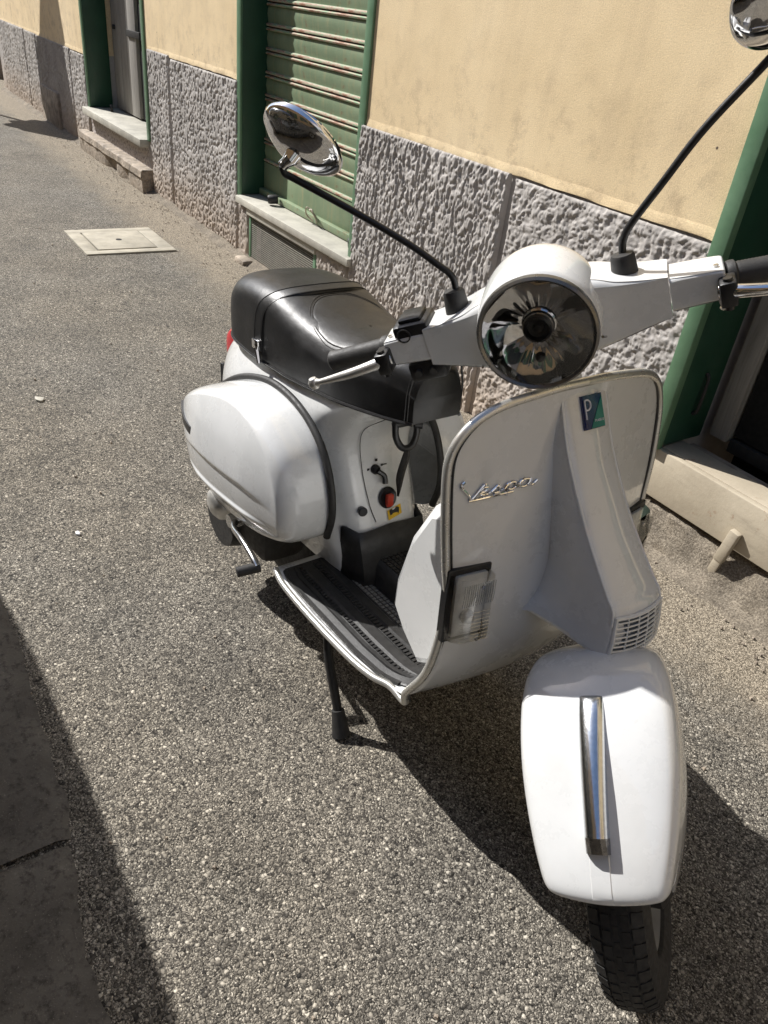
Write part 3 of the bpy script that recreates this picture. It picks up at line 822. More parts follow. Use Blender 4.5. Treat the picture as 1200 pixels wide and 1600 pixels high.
# edge path (right side): from top centre round the corner, down and back along the floor
def edge_path(sgn=-1):
    E_ = [(-0.330 + 0.030, 0.0, 0.894), (-0.330 + 0.028, 0.05, 0.893)]
    for z, hw in HWZ[::-1][1:]:
        E_.append((float(shx(hw, z)), hw, z))
    E_ += [(-0.432, 0.222, 0.2635), (-0.475, 0.236, 0.262), (-0.55, 0.245, 0.262), (-0.70, 0.247, 0.263), (-0.82, 0.243, 0.266), (-0.878, 0.232, 0.270)]
    P = cr(E_, 140); P[:, 1] *= sgn * -1 if sgn > 0 else 1
    P = np.array(P); P[:, 1] = np.abs(P[:, 1]) * sgn
    return P
NR, NC = 90, 33
rows = []
ts = np.linspace(0, 1, NR)
# rows by profile parameter; width from edge tables
zc = cr(PR[:, 1:3], 400); 
tprof = np.linspace(0, 1, 400)
cx, cz = np.interp(ts, tprof, zc[:, 0]), np.interp(ts, tprof, zc[:, 1])
bl = np.interp(np.linspace(0, len(PR) - 1, NR), range(len(PR)), PR[:, 3])
for i in range(NR):
    x, z, bb = cx[i], cz[i], bl[i]
    if z > 0.27 and x > -0.42: hw = hwz(z)
    else: hw = np.interp(-x, [0.39, 0.43, 0.475, 0.55, 0.70, 0.82, 0.878, 0.9], [0.222, 0.224, 0.236, 0.245, 0.247, 0.243, 0.232, 0.225])
    y = np.linspace(-1, 1, NC) * hw
    xx = x + bb * (1 - np.minimum(1, np.abs(y) / 0.24) ** 2)
    rows.append(np.stack([xx, y, np.full(NC, z)], -1))
b = MB(); b.grid(np.array(rows))
o = b.build('leg_shield', 'paint', sc, ang=60); mod_solid(o, 0.003, 0)
for s_ in (-1, 1):
    P = edge_path(s_)
    b = MB(); b.tube(P, 0.0075, 10)
    o = b.build('edge_trim', 'trim', sc)
    b = MB(); P2 = P.copy(); P2[:, 0] += 0.0035; P2[:, 1] -= s_ * 0.0078; P2[:90, 2] -= 0.0
    b.tube(P2[4:100], 0.0028, 6)
    b.build('trim_seal', 'black', o)

# --- glove box behind the shield (lit on its right side)
gb = []
for y, sx in ((-0.195, 0.86), (-0.185, 0.97), (-0.165, 1.0), (0.165, 1.0), (0.185, 0.97), (0.195, 0.86)):
    pts_ = [(-0.345, 0.70), (-0.405, 0.675), (-0.455, 0.585), (-0.488, 0.47), (-0.492, 0.41), (-0.455, 0.365), (-0.405, 0.325), (-0.352, 0.36), (-0.335, 0.50)]
    c_ = np.array([-0.36, 0.50])
    gb.append([((p[0] - c_[0]) * sx + c_[0], y, (p[1] - c_[1]) * sx + c_[1]) for p in pts_])
S_ = np.array(gb); b = MB(); b.grid(S_, cv=True)
b.F += [tuple(range(9))[::-1], tuple(5 * 9 + k for k in range(9))]
b.build('glove_box', 'paint', sc, ang=25)

# --- nose / horn cover
NZ = [  # z, crease half width, crease x, outer half width, front centre x
    (0.888, 0.052, -0.305, 0.063, -0.300),
    (0.850, 0.052, -0.290, 0.062, -0.282),
    (0.800, 0.052, -0.268, 0.060, -0.258),
    (0.760, 0.052, -0.245, 0.054, -0.234),
    (0.700, 0.053, -0.205, 0.049, -0.196),
    (0.650, 0.055, -0.165, 0.044, -0.156),
    (0.610, 0.057, -0.130, 0.041, -0.121),
    (0.590, 0.058, -0.113, 0.042, -0.103),
    (0.545, 0.061, -0.107, 0.056, -0.094),
    (0.512, 0.063, -0.106, 0.088, -0.092),
]
zs = np.linspace(0, len(NZ) - 1, 60)
NZa = cr(np.array(NZ), 60)
rows = []
for z, cw, cxx, ow, fx in NZa:
    r = []
    ys_ = [-ow, -ow + (ow - cw) * 0.25, -cw - (ow - cw) * 0.35, -cw - 0.003, -cw, -cw * 0.93]
    dep = cxx - float(shx(0.06, z))
    flare = np.clip((0.60 - z) / 0.09, 0, 1)
    xo = float(shx(ow, z)) - 0.001
    r.append((xo, -ow, z - 0.006 * flare))
    r.append((xo + dep * 0.12, -ow + (ow - cw) * 0.45, z))
    r.append((xo + dep * 0.50, -cw - (ow - cw) * 0.18, z))
    r.append((cxx - 0.010 * min(1, dep * 10), -cw - 0.0012, z))
    r.append((cxx - 0.0005, -cw + 0.001, z))
    for f in (0.9, 0.7, 0.4, 0.0):
        yy = -cw * f
        r.append((cxx + (fx - cxx) * (1 - f * f) + 0.0015, yy, z))
    r = r + [(p[0], -p[1], p[2]) for p in r[:-1][::-1]]
    rows.append(r)
rows = np.array(rows)
b = MB(); b.grid(rows)
last = rows[-1]
# underside lip
b.grid(np.array([last, last * [1, 1, 1] + np.array([-0.012, 0, -0.006]), last * [0, 0.9, 1] + np.array([-0.27, 0, -0.004])]))
horn = b.build('horn_cover', 'paint', sc, ang=28)
# raised crease lines beside the nose
for s_ in (-1, 1):
    b = MB(); b.tube([(r[4][0] + 0.0005, s_ * abs(r[4][1]) + 0.0, r[4][2]) for r in rows[:50]], 0.0028, 8)
    b.build('crease_bead', 'paint', horn)
# grille: backing coloured like the shade between bars, frame, bars
def gp(u, v, out=0.0):
    """u -1..1 across, v 0 bottom..1 top on the grille face"""
    z = 0.514 + v * (0.586 - 0.514)
    cw = np.interp(z, [0.512, 0.545, 0.59], [0.063, 0.061, 0.058]) - 0.003
    c_ = np.interp(z, [0.512, 0.545, 0.59], [-0.106, -0.107, -0.113]); f_ = np.interp(z, [0.512, 0.545, 0.59], [-0.092, -0.094, -0.103])
    return np.array([c_ + (f_ - c_) * (1 - u * u) + 0.003 + out, u * cw, z])
b = MB(); b.grid(np.array([[gp(u, v, 0.0006) for u in np.linspace(-0.9, 0.9, 16)] for v in (0.1, 0.9)])); b.build('grille_shade_backing', 'grillegap', horn)
b = MB()
for v in (0.03, 0.97): b.tube([gp(u, v, 0.002) for u in np.linspace(-1, 1, 20)], 0.0035, 8)
for u in (-0.97, 0.97): b.tube([gp(u, v, 0.002) for v in np.linspace(0.0, 1, 6)], 0.0035, 8)
b.build('grille_frame', 'paint', horn)
for v in np.linspace(0.03, 0.97, 9)[1:-1]:
    b = MB(); b.tube([gp(u, v, 0.0025) for u in np.linspace(-0.96, 0.96, 18)], 0.0017, 6); b.build('grille_bar', 'paint', horn)
for u in np.linspace(-0.97, 0.97, 6)[1:-1]:
    b = MB(); b.tube([gp(u, v, 0.0027) for v in np.linspace(0.03, 0.97, 5)], 0.0017, 6); b.build('grille_bar', 'paint', horn)

# badge on the nose
def nosex(z, y=0): return np.interp(z, [p[0] for p in NZ][::-1], [p[4] for p in NZ][::-1]) + 0.0015 - 0.010 * (y / 0.052) ** 2
bc = Vector((nosex(0.852) + 0.0025, 0.004, 0.852))
up_ = Vector((nosex(0.876) - nosex(0.829), 0, 0.047)).normalized()
rt_ = Vector((0, 1, 0)); nn_ = rt_.cross(up_).normalized()
if nn_.x < 0: nn_ = -nn_
def bp(u, v, d=0): return tuple(bc + rt_ * u + up_ * v + nn_ * d)
hw_, hh_ = 0.0225, 0.0265
def plate(P, d0, d1, name, mat, parent):
    n = len(P); V = [bp(u, v, d0) for u, v in P] + [bp(u, v, d1) for u, v in P]
    F = [tuple(range(n, 2 * n))] + [(k, (k + 1) % n, n + (k + 1) % n, n + k) for k in range(n)]
    return G(name, V, F, mat, parent, smooth=False)
plate([(-hw_, -hh_), (hw_, -hh_), (hw_, hh_), (-hw_, hh_)], -0.006, 0.001, 'badge_base', 'blue', horn)
plate([(-hw_ + 0.001, -hh_ + 0.001), (-hw_ + 0.0105, -hh_ + 0.001), (hw_ - 0.001, hh_ - 0.001), (-hw_ + 0.001, hh_ - 0.001)], 0.001, 0.0022, 'badge_field', 'blue', horn)
plate([(-hw_ + 0.0125, -hh_ + 0.001), (hw_ - 0.001, -hh_ + 0.001), (hw_ - 0.001, hh_ - 0.0035)], 0.001, 0.0022, 'badge_field', 'teal', horn)
def stroke(paths, r, mapf, name, mat, parent, n=6):
    b = MB()
    for p in paths:
        P = np.array([mapf(*q) for q in (cr(p, 4 * len(p)) if len(p) > 2 else p)])
        b.tube(P, r, n)
    return b.build(name, mat, parent)
LP = [[(0, 0), (0, 1.0)], [(0, 0.98), (0.32, 1.0), (0.55, 0.86), (0.55, 0.62), (0.32, 0.48), (0, 0.48)]]
stroke([[(x * 0.021, y * 0.030) for x, y in p] for p in LP], 0.0014, lambda a, c: bp(-0.0185 + a, -0.0105 + c, 0.0026), 'letter_p', 'whitepr', horn)
SM = {'P': LP, 'I': [[(0.2, 0), (0.2, 1)]], 'A': [[(0, 0), (0.3, 1)], [(0.3, 1), (0.6, 0)], [(0.12, 0.4), (0.48, 0.4)]],
      'G': [[(0.58, 0.8), (0.35, 1), (0.05, 0.75), (0.05, 0.25), (0.35, 0), (0.6, 0.2), (0.6, 0.45)], [(0.6, 0.45), (0.35, 0.45)]],
      'O': [[(0.3, 1), (0.05, 0.8), (0.0, 0.5), (0.05, 0.2), (0.3, 0), (0.55, 0.2), (0.6, 0.5), (0.55, 0.8), (0.3, 1)]]}
paths = []
for k, ch in enumerate('PIAGGIO'):
    for p in SM[ch]: paths.append([(k * 0.0028 + x * 0.0033, y * 0.0036) for x, y in p])
stroke(paths, 0.00035, lambda a, c: bp(0.0005 + a, -0.0165 + c, 0.0024), 'badge_lettering', 'whitepr', horn, 5)

# name script on the right half of the shield (viewer's left)
VS = [[(0.05, 1.18), (-0.02, 0.98), (0.0, 0.72), (0.10, 0.40), (0.19, 0.05), (0.22, -0.12), (0.30, 0.05), (0.42, 0.42), (0.55, 0.78), (0.60, 0.66)],
      [(0.42, 0.18), (0.56, 0.34), (0.62, 0.50), (0.53, 0.56), (0.44, 0.36), (0.46, 0.12), (0.58, 0.05), (0.72, 0.18)],
      [(0.72, 0.18), (0.84, 0.44), (0.90, 0.52), (0.94, 0.30), (0.92, 0.08), (0.80, 0.03), (0.90, 0.0), (1.06, 0.18)],
      [(1.06, 0.20), (1.16, 0.52), (1.14, 0.10), (1.10, -0.30)],
      [(1.14, 0.40), (1.24, 0.56), (1.36, 0.46), (1.35, 0.16), (1.24, 0.04), (1.14, 0.14)],
      [(1.36, 0.14), (1.47, 0.22)], [(1.74, 0.50), (1.60, 0.57), (1.47, 0.38), (1.48, 0.12), (1.60, 0.03), (1.72, 0.20), (1.77, 0.54)], [(1.77, 0.54), (1.75, 0.14), (1.83, 0.03), (1.97, 0.28)],
      [(0.16, -0.22), (0.6, -0.17), (1.0, -0.13), (1.3, -0.12)]]
def nmap(a, c):
    y = -0.222 + a * 0.0685; z = 0.741 + c * 0.023 + (y + 0.222) * 0.03
    return (float(shx(y, z)) + 0.004, y, z)
# letters are chained so that the word slopes as cast script
stroke(VS, 0.0021, nmap, 'name_script', 'chrome', sc, 8)

# --- indicators
def indicator(s_):
    def P(u, v, d):
        z = 0.487 + v * 0.132; y = 0.166 + u * 0.070 + 0.004 * math.sin(v * PI)
        return (float(shx(0.19, z)) - 0.012 * max(0, u) + 0.003 + d, s_ * y, z)
    def shell(inset, d0, d1, taper):
        R_ = []
        for v in np.linspace(inset, 1 - inset, 14):
            prot = d1 * (1.0 - 0.10 * (2 * v - 1) ** 2)
            R_.append([P(inset, v, d0), P(inset + 0.04, v, prot * 0.9), P(inset + 0.10, v, prot), P(0.5, v, prot), P(0.78, v, prot), P(0.93 - inset, v, prot * 0.82), P(1.02 - inset, v, prot * 0.45), P(1.04 - inset, v, d0)])
        b = MB(); b.grid(np.array(R_)); b.F += [tuple(range(8))[::-1], tuple(13 * 8 + k for k in range(8))]
        return b
    base = MB(); base.bbox((0, 0, 0), (1, 1, 1), 0.02, lambda V: np.array([P(-0.05 + q[0] * 1.12, -0.03 + q[1] * 1.06, -0.006 + 0.014 * q[2]) for q in V]))
    o = base.build('turn_signal', 'black', sc)
    shell(0.03, 0.006, 0.034, 0).build('signal_lens', 'indlens', o)
    # inner reflector and ribs
    r = MB(); r.bbox((0, 0, 0), (1, 1, 1), 0.03, lambda V: np.array([P(0.08 + q[0] * 0.80, 0.05 + q[1] * 0.90, 0.006 + 0.006 * q[2]) for q in V]))
    r.build('reflector', 'silverpaint', o)
    r = MB()
    for k in range(15):
        u = 0.10 + k * 0.056
        for v0, v1 in ((0.62, 0.92),):
            r.tube([P(u, v0, 0.0335), P(u, (v0 + v1) / 2, 0.034), P(u, v1, 0.0330)], 0.0009, 5)
    for k in range(9):
        v = 0.07 + k * 0.055
        r.tube([P(0.10, v, 0.0342), P(0.5, v, 0.0345), P(0.86, v, 0.031)], 0.0007, 4)
    r.build('lens_ribs', 'indlens', o)
    r = MB(); r.lathe([(0, 0), (0.011, 0.002), (0.013, 0.010), (0.008, 0.018), (0, 0.020)], P(0.5, 0.35, 0.006), (1, 0, 0), 14)
    r.build('bulb', 'alu', o)
    r = MB(); r.lathe([(0, 0), (0.0035, 0), (0.0035, 0.002), (0, 0.002)], P(0.42, 0.86, 0.033), (1, 0, 0), 10); r.lathe([(0, 0), (0.0035, 0), (0.0035, 0.002), (0, 0.002)], P(0.42, 0.08, 0.033), (1, 0, 0), 10)
    r.build('lens_screw', 'dullchrome', o)
indicator(-1); indicator(1)

# --- floor mat
b = MB()
for s_ in (-1, 1):
    V = []
    for x in np.linspace(-0.868, -0.405, 26):
        zf = 0.268 + 0.0035 if x < -0.43 else 0.270 + 0.0035
        z = np.interp(x, [-0.868, -0.45, -0.405], [0.2705, 0.2665, 0.280])
        ho = np.interp(-x, [0.405, 0.43, 0.475, 0.55, 0.70, 0.82, 0.868], [0.205, 0.213, 0.226, 0.235, 0.237, 0.232, 0.215])
        V.append([(x, s_ * 0.066, z), (x, s_ * (ho - 0.004), z), (x, s_ * ho, z - 0.003)])
    b.grid(np.array(V))
mat_o = b.build('floor_mat', 'mat', sc, ang=50)
for s_ in (-1, 1):
    for k, yy in enumerate((0.228, 0.200, 0.163, 0.118)):
        wd = (0.006, 0.006, 0.016, 0.012)[k]
        xx = np.linspace(-0.86, -0.42, 24)
        off = np.interp(-xx, [0.42, 0.475, 0.55, 0.82, 0.86], [-0.020, -0.006, 0.0, -0.002, -0.012]) * (1.0 if k < 2 else 0.4)
        V = []
        for x, of in zip(xx, off):
            z = np.interp(x, [-0.868, -0.45, -0.405], [0.2705, 0.2665, 0.275])
            y = yy + of
            V.append([(x, s_ * (y - wd), z), (x, s_ * (y - wd * 0.7), z + 0.004), (x, s_ * (y + wd * 0.7), z + 0.004), (x, s_ * (y + wd), z)])
        b = MB(); b.grid(np.array(V)); b.build('mat_rib', 'mat', mat_o)
b = MB()
for s_ in (-1, 1):
    for y0, y1 in ((0.137, 0.143), (0.145, 0.151),):
        pass
    for x in np.arange(-0.855, -0.425, 0.0105):
        z = np.interp(x, [-0.868, -0.45, -0.405], [0.2705, 0.2665, 0.275])
        of = float(np.interp(-x, [0.42, 0.475, 0.55, 0.82, 0.86], [-0.014, -0.004, 0.0, -0.002, -0.008]))
        for y0, y1 in ((0.182 + of, 0.191 + of), (0.132, 0.145)):
            b.box((x, s_ * y0, z - 0.001), (x + 0.0062, s_ * y1, z + 0.0028))
tag(b.build('mat_tread', 'mat', mat_o, smooth=False), kind='stuff')
b = MB()
for s_ in (-1, 1):
    for x in np.arange(-0.80, -0.43, 0.0115):
        z = np.interp(x, [-0.868, -0.45, -0.405], [0.2705, 0.2665, 0.275])
        for y in (0.0715, 0.0825, 0.0935):
            b.box((x, s_ * y, z - 0.001), (x + 0.0082, s_ * (y + 0.0078), z + 0.0025))
tag(b.build('mat_studs', 'matgrey', mat_o, smooth=False), kind='stuff')
# tunnel hump with its own mat
V = []
for x in np.linspace(-0.76, -0.42, 14):
    h_ = np.interp(x, [-0.76, -0.45, -0.42], [0.326, 0.326, 0.30])
    V.append([(x, -0.066, 0.262), (x, -0.061, h_ - 0.018), (x, -0.052, h_ - 0.004), (x, -0.042, h_), (x, 0.042, h_), (x, 0.052, h_ - 0.004), (x, 0.061, h_ - 0.018), (x, 0.066, 0.262)])
b = MB(); b.grid(np.array(V)); hump = b.build('tunnel_mat', 'mat', sc)
b = MB()
for x in np.arange(-0.74, -0.45, 0.0115):
    for y in np.arange(-0.045, 0.04, 0.0115):
        b.box((x, y, 0.324), (x + 0.0085, y + 0.0085, 0.3285))
tag(b.build('mat_studs', 'mat', hump, smooth=False), kind='stuff')
# rubber kick plate around foot of the body
V = []
for z, gx in ((0.262, -0.712), (0.30, -0.718), (0.345, -0.732), (0.392, -0.750)):
    V.append([(-0.80, -0.108, z), (-0.775 + (gx + 0.73), -0.103, z), (gx - 0.005, -0.09, z), (gx, -0.07, z), (gx + 0.002, 0, z + (0.006 if z > 0.39 else 0)), (gx, 0.07, z), (gx - 0.005, 0.09, z), (-0.775 + (gx + 0.73), 0.103, z), (-0.80, 0.108, z)])
b = MB(); b.grid(np.array(V)); o = b.build('kick_mat', 'mat', sc); mod_solid(o, 0.006, 1)

# --- main body (tunnel face, under-seat shell, tail)
BZ = [(0.262, -0.728, 0.086, -1.36, 0.12), (0.30, -0.735, 0.088, -1.38, 0.13), (0.36, -0.750, 0.090, -1.42, 0.15), (0.44, -0.783, 0.094, -1.46, 0.155), (0.52, -0.812, 0.098, -1.470, 0.158),
      (0.58, -0.815, 0.100, -1.46, 0.156), (0.63, -0.795, 0.098, -1.44, 0.146), (0.67, -0.755, 0.090, -1.40, 0.130), (0.688, -0.715, 0.076, -1.34, 0.118)]
secs = []
for z, xf, wf, xb, wb in BZ:
    h_ = [(xf, 0), (xf - 0.004, wf * 0.55), (xf - 0.018, wf * 0.9), (xf - 0.045, wf * 1.12), (xf - 0.085, wf + (wb - wf) * 0.68), (-0.95, wb * 0.96), (-1.10, wb), (-1.25, wb * 0.97), (xb + 0.10, wb * 0.80), (xb + 0.03, wb * 0.50), (xb, 0)]
    secs.append([(x, -y, z) for x, y in h_] + [(x, y, z) for x, y in h_[1:-1][::-1]])
b = loft(secs, 40, 120)
body = b.build('rear_body', 'paint', sc, ang=50)
# seam line on tunnel face
def facex(z): return np.interp(z, [p[0] for p in BZ], [p[1] for p in BZ])
b = MB(); b.tube(cr([(facex(0.66) + 0.003, -0.030, 0.655), (facex(0.60) + 0.0, -0.060, 0.61), (facex(0.52) + 0.001, -0.052, 0.52), (facex(0.44) + 0.001, -0.045, 0.44), (facex(0.40), -0.035, 0.40)], 30), 0.0009, 5)
b.build('body_seam', 'black', body)

# controls on the tunnel face
def face_pt(y, z, d=0.0): return (facex(z) + d - 0.6 * y * y * 6, y, z)
b = MB(); b.lathe([(0, 0), (0.011, 0), (0.011, 0.008), (0.008, 0.012), (0, 0.012)], face_pt(-0.018, 0.512), (1, 0, 0.1), 18)
ig = b.build('fuel_tap', 'black', sc)
b = MB(); b.tube(cr([face_pt(-0.018, 0.512, 0.014), face_pt(-0.006, 0.502, 0.018), face_pt(-0.006, 0.485, 0.018)], 8), [0.006] * 8, 8); b.build('tap_lever', 'black', ig)
b = MB(); b.lathe([(0, 0), (0.023, 0), (0.025, 0.003), (0.021, 0.006), (0.018, 0.004), (0, 0.003)], face_pt(0.004, 0.445), (1, 0, 0.35), 28)
kp = b.build('fuel_knob_surround', 'black', sc)
b = MB(); b.bbox((-0.006, -0.009, -0.015), (0.006, 0.009, 0.015), 0.003, lambda V: V + np.array(face_pt(0.004, 0.443, 0.010))); b.build('red_knob', 'redknob', kp)
b = MB(); b.lathe([(0, 0), (0.009, 0), (0.010, 0.010), (0.011, 0.018), (0.009, 0.021), (0, 0.021)], face_pt(-0.062, 0.428), (1, -0.3, 0.2), 18); b.build('choke_knob', 'black', sc)
b = MB()
for (yy, zz, w2, h2) in ((-0.043, 0.512, 0.005, 0.0015), (-0.034, 0.513, 0.003, 0.003), (0.008, 0.518, 0.006, 0.0012), (0.001, 0.518, 0.0025, 0.0025), (-0.014, 0.533, 0.003, 0.003), (0.004, 0.480, 0.007, 0.0025)):
    b.box((0, -w2 / 1, -h2), (0.0012, w2, h2), lambda V: V + np.array(face_pt(yy, zz, 0.0015)))
b.build('control_markings', 'inkblack', sc)
# sticker: yellow field with a black creature shape, white patch
def stk(P, d, name, mat, parent):
    n = len(P)
    V = [face_pt(-0.001 + u, 0.388 + v * 1.0, 0.0022 + d) for u, v in P]
    return G(name, V, [tuple(range(n))], mat, parent, smooth=False)
so_ = stk([(-0.002, 0.010), (0.040, 0.015), (0.040, 0.036), (-0.002, 0.031)], 0.0024, 'sticker', 'yellow', sc)
stk([(0.004, 0.020), (0.010, 0.021), (0.012, 0.023), (0.026, 0.022), (0.028, 0.018), (0.031, 0.022), (0.033, 0.030), (0.027, 0.034), (0.014, 0.031), (0.007, 0.033), (0.003, 0.030)], 0.0032, 'sticker_figure', 'inkblack', so_)
stk([(0.012, 0.030), (0.019, 0.0315), (0.022, 0.034), (0.012, 0.0335)], 0.0038, 'sticker_patch', 'whitepr', so_)

# bag hook and strap under the seat nose
b = MB(); b.tube(cr([(-0.735, -0.028, 0.655), (-0.728, -0.028, 0.625), (-0.724, -0.012, 0.600), (-0.724, 0.012, 0.600), (-0.728, 0.026, 0.625), (-0.735, 0.026, 0.655)], 30), 0.0075, 10)
b.tube([(-0.735, -0.032, 0.652), (-0.732, 0.034, 0.652)], 0.008, 10)
b.lathe([(0, -0.008), (0.010, -0.008), (0.010, 0.008), (0, 0.008)], (-0.728, 0.030, 0.645), (0.6, 0.8, 0), 12)
b.build('bag_hook', 'black', sc)
V = []
for x, y, z, w2 in cr([(-0.722, 0.0, 0.602, 0.005), (-0.735, 0.008, 0.57, 0.010), (-0.752, 0.014, 0.53, 0.011), (-0.762, 0.018, 0.50, 0.010), (-0.772, 0.026, 0.465, 0.005), (-0.776, 0.028, 0.448, 0.002)], 16):
    V.append([(x, y - w2, z), (x + 0.004, y, z), (x, y + w2, z)])
b = MB(); b.grid(np.array(V)); o = b.build('hanging_strap', 'rubber', sc); mod_solid(o, 0.003, 0)

# --- side cowls
OUT = [(-0.782, 0.45), (-0.795, 0.525), (-0.838, 0.592), (-0.92, 0.638), (-1.03, 0.652), (-1.14, 0.632), (-1.25, 0.588), (-1.345, 0.525), (-1.405, 0.455), (-1.41, 0.395), (-1.34, 0.350), (-1.20, 0.322), (-1.02, 0.322), (-0.88, 0.345), (-0.80, 0.385)]
O2 = cr(OUT, 240, True)
c0 = np.array([-1.08, 0.485])
_ym = cr([(0.70, 0.235), (0.76, 0.253), (0.84, 0.272), (0.95, 0.291), (1.10, 0.302), (1.22, 0.292), (1.33, 0.255), (1.42, 0.205), (1.50, 0.155)], 300)
def ymax(x): return np.interp(-x, _ym[:, 0], _ym[:, 1])
def cowl(s_):
    rows = []
    sidef = [(1.0, 0.0), (1.0, 0.30), (0.997, 0.60), (0.985, 0.78), (0.965, 0.89), (0.94, 0.955), (0.915, 0.99)]
    for sc_, f in sidef:
        P = c0 + (O2 - c0) * sc_
        r = []
        for x, z in P:
            zr = (z - 0.485) / 0.185
            edge_y = ymax(x) - 0.040 * zr * zr - 0.03 * max(0, zr - 0.35) ** 2 - (0.02 if z < 0.42 else 0) * min(1, (0.42 - z) / 0.1)
            yy = 0.152 + (edge_y - 0.152) * f
            r.append((x, s_ * yy, z))
        rows.append(r)
    for sc_ in np.linspace(0.90, 0.02, 64):
        P = c0 + (O2 - c0) * sc_
        r = []
        for x, z in P:
            zr = (z - 0.485) / 0.185
            yy = ymax(x) - 0.040 * zr * zr - 0.03 * max(0, zr - 0.35) ** 2 - (0.02 if z < 0.42 else 0) * min(1, (0.42 - z) / 0.1)
            # two pressed swage lines running lengthwise
            fx_ = min(1, max(0, (-x - 0.83) / 0.10)) * min(1, max(0, (1.30 + x) / 0.15))
            yy += fx_ * 0.0065 / (1 + math.exp(-(z - 0.481 + 0.02 * (1 - fx_)) / 0.0022)) * math.exp(-max(0, z - 0.481) / 0.09)
            yy += fx_ * 0.0075 * math.exp(-((z - 0.407) / (0.006 if z > 0.407 else 0.022)) ** 2)
            r.append((x, s_ * yy, z))
        rows.append(r)
    b = MB(); b.grid(np.array(rows), cv=True)
    b.F.append(tuple((len(rows) - 1) * 240 + k for k in range(240)))
    o = b.build('side_cowl', 'paint', sc, ang=60)
    A = cr(OUT[14:] + OUT[:9], 70)
    b = MB(); V = []
    P = np.array([(x, s_ * 0.150, z) for x, z in c0 + (A - c0) * 1.03])
    b.tube(P, 0.0085, 10)
    b.build('cowl_seal', 'rubber', o)
cowl(-1); cowl(1)
b = MB(); P = [(x, -(float(ymax(x)) - 0.030 * ((0.515 - 0.485) / 0.185) ** 2 + 0.0035), 0.515) for x in np.linspace(-1.33, -1.17, 14)]
b.grid(np.array([[(p[0], p[1] + 0.006, p[2] - 0.013) for p in P], [(p[0], p[1] - 0.001, p[2] - 0.011) for p in P], [(p[0], p[1] - 0.001, p[2] + 0.011) for p in P], [(p[0], p[1] + 0.006, p[2] + 0.013) for p in P]]))
b.build('cowl_badge', 'black', sc)
# cowl bumper bar (pale bar with dark slot along the right cowl's lower rear)
# --- engine parts below right cowl
b = MB(); b.lathe([(0, -0.03), (0.042, -0.03), (0.046, -0.015), (0.046, 0.015), (0.040, 0.030), (0.024, 0.040), (0, 0.043)], (-1.185, -0.215, 0.292), (0, -1, -0.15), 30)
b.build('engine_cover', 'alu', sc)
b = MB(); b.bbox((-1.36, -0.19, 0.17), (-1.02, -0.06, 0.33), 0.03); b.lathe([(0, 0), (0.09, 0), (0.095, 0.03), (0.08, 0.09), (0, 0.09)], (-1.235, -0.12, 0.215), (0, -1, 0), 30)
b.build('engine', 'rubber', sc)
b = MB(); b.tube(cr([(-1.10, -0.225, 0.285), (-1.06, -0.250, 0.290), (-0.99, -0.262, 0.298), (-0.925, -0.268, 0.290), (-0.895, -0.270, 0.278)], 20), [0.010] * 4 + [0.008] * 12 + [0.009] * 4, 10)
b.lathe([(0, -0.02), (0.018, -0.02), (0.020, 0.015), (0, 0.02)], (-1.10, -0.225, 0.285), (0, 1, 0), 16)
ks = b.build('kick_starter', 'dullchrome', sc)
b = MB(); b.tube([(-0.898, -0.262, 0.275), (-0.910, -0.315, 0.270)], [0.0125, 0.0125], 14); b.build('pedal_rubber', 'rubber', ks)
# tail light
secs = []
for x, w2, z0, z1 in ((-1.40, 0.040, 0.565, 0.650), (-1.45, 0.050, 0.550, 0.655), (-1.49, 0.052, 0.545, 0.645), (-1.515, 0.046, 0.550, 0.625), (-1.525, 0.030, 0.562, 0.605)):
    zc_ = (z0 + z1) / 2; hh = (z1 - z0) / 2
    secs.append([(x, w2 * math.copysign(abs(math.cos(a)) ** 0.5, math.cos(a)), zc_ + hh * math.copysign(abs(math.sin(a)) ** 0.5, math.sin(a))) for a in np.linspace(0, 2 * PI, 16, endpoint=False)])
loft(secs, 16, 32).build('tail_light', 'red', sc)
b = MB(); b.bbox((-1.50, -0.075, 0.40), (-1.485, 0.075, 0.545), 0.004); b.bbox((-1.50, -0.05, 0.50), (-1.46, 0.05, 0.53), 0.004)
b.build('plate_holder', 'black', sc)
